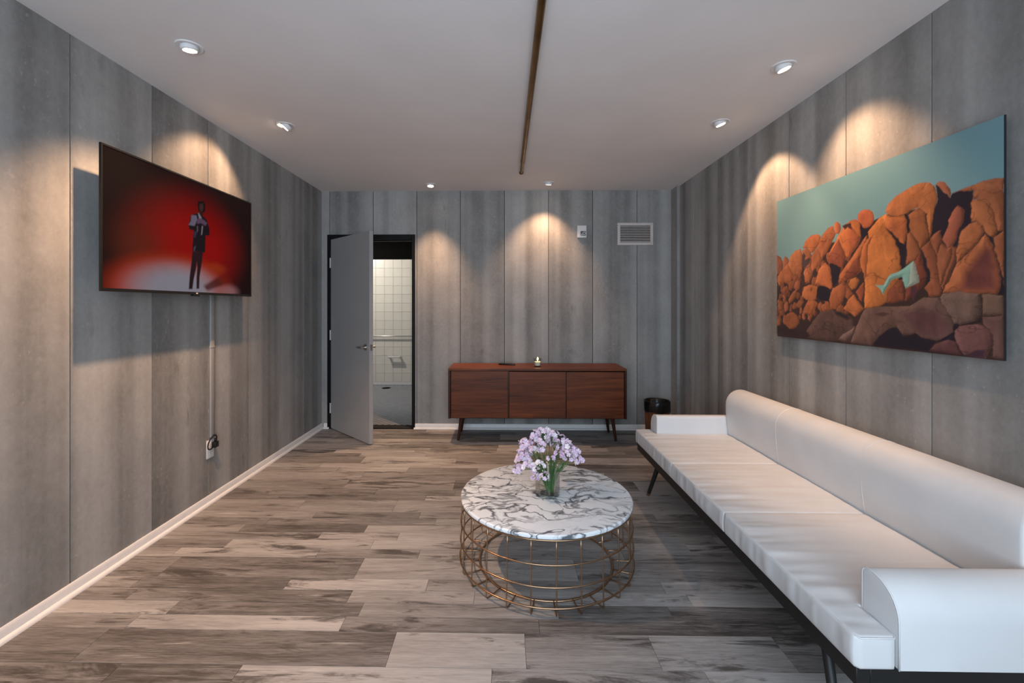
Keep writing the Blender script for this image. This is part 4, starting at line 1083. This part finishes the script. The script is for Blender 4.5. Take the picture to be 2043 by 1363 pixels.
# ------------------------------------------------------------------ sofa
from mathutils import noise as mnoise
sf = empty('sofa', (0, 0, 0), label='long white leather three-cushion sofa on a black steel frame', cat='sofa')
sf.location = (1.42, 2.357, 0)
OX, OY = sf.location.x, sf.location.y
ZC0, ZC1 = 0.325, 0.420
YN, YFAR = 1.285, 3.430
CUTS = [YN, 2.052, 2.688, YFAR]
XF, XBK, XARM = 1.000, 1.635, 1.118
AT = 0.130
def cushion(y0, y1, notch_lo, notch_hi, seed):
    e = 0.0015
    if notch_lo:
        P = [(XF + 0.012, y0), (XARM - 0.012, y0), (XARM - 0.004, y0 + 0.008), (XARM - 0.004, y0 + AT + e), (XBK, y0 + AT + e)]
        low_front = [(XF, y0 + 0.012)]
    else:
        P = [(XF + 0.006, y0 + e), (XBK, y0 + e)]; low_front = [(XF, y0 + 0.006 + e)]
    if notch_hi:
        P += [(XBK, y1 - AT - e), (XARM - 0.004, y1 - AT - e), (XARM - 0.004, y1 - 0.008), (XARM - 0.012, y1), (XF + 0.012, y1), (XF, y1 - 0.012)]
    else:
        P += [(XBK, y1 - e), (XF + 0.006, y1 - e), (XF, y1 - 0.006 - e)]
    P += low_front
    bm = bmesh.new(); add_prism(bm, [(a - OX, b - OY) for a, b in P], 'z', ZC0, ZC1)
    bmesh.ops.recalc_face_normals(bm, faces=bm.faces)
    es = [ed for ed in bm.edges if abs(ed.verts[0].co.z - ed.verts[1].co.z) < 1e-5]
    bmesh.ops.bevel(bm, geom=es, offset=0.010, segments=3, profile=0.6, affect='EDGES')
    x = XF + 0.02
    while x < XBK:
        bmesh.ops.bisect_plane(bm, geom=bm.verts[:] + bm.edges[:] + bm.faces[:], plane_co=(x - OX, 0, 0), plane_no=(1, 0, 0)); x += 0.024
    yv = y0 + 0.01
    while yv < y1:
        bmesh.ops.bisect_plane(bm, geom=bm.verts[:] + bm.edges[:] + bm.faces[:], plane_co=(0, yv - OY, 0), plane_no=(0, 1, 0)); yv += 0.0125
    for z in (0.345, 0.37, 0.395):
        bmesh.ops.bisect_plane(bm, geom=bm.verts[:] + bm.edges[:] + bm.faces[:], plane_co=(0, 0, z), plane_no=(0, 0, 1))
    for v in bm.verts:
        X, Y, Z = v.co.x + OX, v.co.y + OY, v.co.z
        fx_ = max(X - XF, 0); u = (Y - y0) / (y1 - y0)
        edge = min(1, max(0, min(u, 1 - u)) / 0.10)
        if Z > ZC1 - 0.02:
            t_ = (Z - (ZC1 - 0.02)) / 0.02
            wr = mnoise.noise(Vector((X * 3.0 + seed, Y * 17.0, seed))) + 0.55 * mnoise.noise(Vector((X * 5 + seed, Y * 38.0, 3 + seed)))
            mask = math.exp(-fx_ / 0.26) * min(1, fx_ / 0.03 + 0.15)
            crown = 0.010 * math.sin(PI * min(max(u, 0), 1)) ** 0.5 * min(1, fx_ / 0.2)
            v.co.z += t_ * (crown * 0.5 + 0.0068 * wr * (mask + 0.20) * (0.3 + 0.7 * edge))
        if fx_ < 0.03 and ZC0 + 0.005 < Z < ZC1:
            wr = mnoise.noise(Vector((seed, Y * 26.0, Z * 4))) + 0.5 * mnoise.noise(Vector((seed + 5, Y * 60.0, Z * 6)))
            v.co.x -= 0.0062 * wr * (1 - fx_ / 0.03) * math.sin(PI * (Z - ZC0) / (ZC1 - ZC0)) + 0.004 * math.sin(PI * (Z - ZC0) / (ZC1 - ZC0)) * (1 - fx_ / 0.03)
    c = link_mesh('seat_cushion', bm_mesh(bm, 'seat_cushion', True), M['leather'], sf)
    pts = [(a - OX + (0.004 if a < XF + 0.005 else 0), b - OY, ZC1 - 0.0035) for a, b in P]
    # piping follows the visible front and end edges
    n_ = len(pts); seq = []
    for k in range(n_):
        a_, b_ = Vector(pts[k]), Vector(pts[(k + 1) % n_])
        m_ = max(1, int((b_ - a_).length / 0.05))
        for j in range(m_): seq.append(a_.lerp(b_, j / m_))
    tube('piping', seq, 0.0026, M['leather'], c, 6, True)
    return c
cushion(CUTS[0], CUTS[1], True, False, 1.3)
cushion(CUTS[1], CUTS[2], False, False, 4.7)
cushion(CUTS[2], CUTS[3], False, True, 9.1)
# backrest between the arms
def back_prof(off=0.0):
    P = [(1.655, 0.326), (1.640 - off, 0.40), (1.628 - off, 0.46), (1.620 - off, 0.53), (1.616 - off, 0.60)]
    P += [(1.721 + (0.105 + off) * math.cos(a), 0.648 + (0.105 + off) * math.sin(a)) for a in [PI - PI * i / 14 for i in range(15)]]
    P += [(1.828 + off, 0.56), (1.832, 0.326)]
    return P
by0_, by1_ = YN + AT + 0.002, YFAR - AT - 0.002
bm = bmesh.new(); add_prism(bm, [(a - OX, z) for a, z in back_prof()], 'y', by0_ - OY, by1_ - OY)
bmesh.ops.recalc_face_normals(bm, faces=bm.faces)
es = [ed for ed in bm.edges if abs(ed.verts[0].co.y - ed.verts[1].co.y) < 1e-5]
bmesh.ops.bevel(bm, geom=es, offset=0.014, segments=3, profile=0.6, affect='EDGES')
yv = by0_ + 0.03
while yv < by1_ - 0.03:
    bmesh.ops.bisect_plane(bm, geom=bm.verts[:] + bm.edges[:] + bm.faces[:], plane_co=(0, yv - OY, 0), plane_no=(0, 1, 0)); yv += 0.04
for v in bm.verts:
    X, Y, Z = v.co.x + OX, v.co.y + OY, v.co.z
    if X < 1.72: v.co.x += 0.003 * mnoise.noise(Vector((X * 2, Y * 2.3, Z * 3)))
bk = link_mesh('backrest', bm_mesh(bm, 'backrest', True), M['leather'], sf)
for yq in (CUTS[1], CUTS[2]):
    tube('seam', [(a - OX, yq - OY, z) for a, z in back_prof(0.0)[1:-1]], 0.0016, M['leather'], bk, 6)
# arms
def arm(lo, hi, outer_lo):
    ri, ro = 0.022, 0.095
    zt = 0.553
    if outer_lo:   # outer face on the low-Y side
        P = [(lo, ZC0)] + [(lo + ro + ro * math.cos(a), zt - ro + ro * math.sin(a)) for a in [PI - PI / 2 * i / 8 for i in range(9)]] + [(hi - ri + ri * math.cos(a), zt - ri + ri * math.sin(a)) for a in [PI / 2 - PI / 2 * i / 5 for i in range(6)]] + [(hi, ZC0)]
    else:
        P = [(lo, ZC0)] + [(lo + ri + ri * math.cos(a), zt - ri + ri * math.sin(a)) for a in [PI - PI / 2 * i / 5 for i in range(6)]] + [(hi - ro + ro * math.cos(a), zt - ro + ro * math.sin(a)) for a in [PI / 2 - PI / 2 * i / 8 for i in range(9)]] + [(hi, ZC0)]
    bm = bmesh.new(); add_prism(bm, [(a - OY, z) for a, z in P], 'x', XARM - OX, 1.832 - OX)
    bmesh.ops.recalc_face_normals(bm, faces=bm.faces)
    es = [ed for ed in bm.edges if abs(ed.verts[0].co.x - ed.verts[1].co.x) < 1e-5]
    bmesh.ops.bevel(bm, geom=es, offset=0.007, segments=3, profile=0.6, affect='EDGES')
    a_ = link_mesh('arm', bm_mesh(bm, 'arm', 50), M['leather'], sf)
    tube('piping', [(XARM + 0.002 - OX, y_ - OY, z) for y_, z in P], 0.0026, M['leather'], a_, 6)
arm(YN, YN + AT, True); arm(YFAR - AT, YFAR, False)
# frame
fx0_, fx1_, fy0_, fy1_ = 1.010 - OX, 1.80 - OX, 1.298 - OY, 3.418 - OY
zr0, zr1 = 0.268, 0.3235
box('front_rail', (fx0_, fx0_ + 0.04, fy0_, fy1_, zr0, zr1), M['black_metal'], sf, 0.002, 1)
box('rear_rail', (fx1_ - 0.04, fx1_, fy0_, fy1_, zr0, zr1), M['black_metal'], sf, 0.002, 1)
for y_ in (fy0_, (1.50 - OY) - 0.02, (3.10 - OY) - 0.02, fy1_ - 0.04): box('cross_rail', (fx0_ + 0.04, fx1_ - 0.04, y_, y_ + 0.04, zr0, zr1), M['black_metal'], sf, 0.002, 1)
box('deck', (fx0_ + 0.04, fx1_ - 0.04, fy0_ + 0.04, fy1_ - 0.04, 0.305, 0.3235), M['black_metal'], sf)
for xx in (1.03 - OX, 1.77 - OX):
    for yt, yb in ((1.50 - OY, 1.385 - OY), (3.10 - OY, 3.225 - OY)):
        xt = xx + (0.035 if xx < 0 else -0.01)
        a_, b_ = Vector((xt, yt, zr0 + 0.001)), Vector((xx, yb, 0.0))
        k_ = b_.lerp(a_, 0.09)
        lg = cyl('leg', k_, a_, 0.0125, M['black_metal'], sf, 0.017, 18)
        tip_ = cyl('foot_tip', b_, k_, 0.011, M['copper'], lg, 0.0127, 18); tip_['label'] = 'copper foot tip'

bpy.context.view_layer.update()
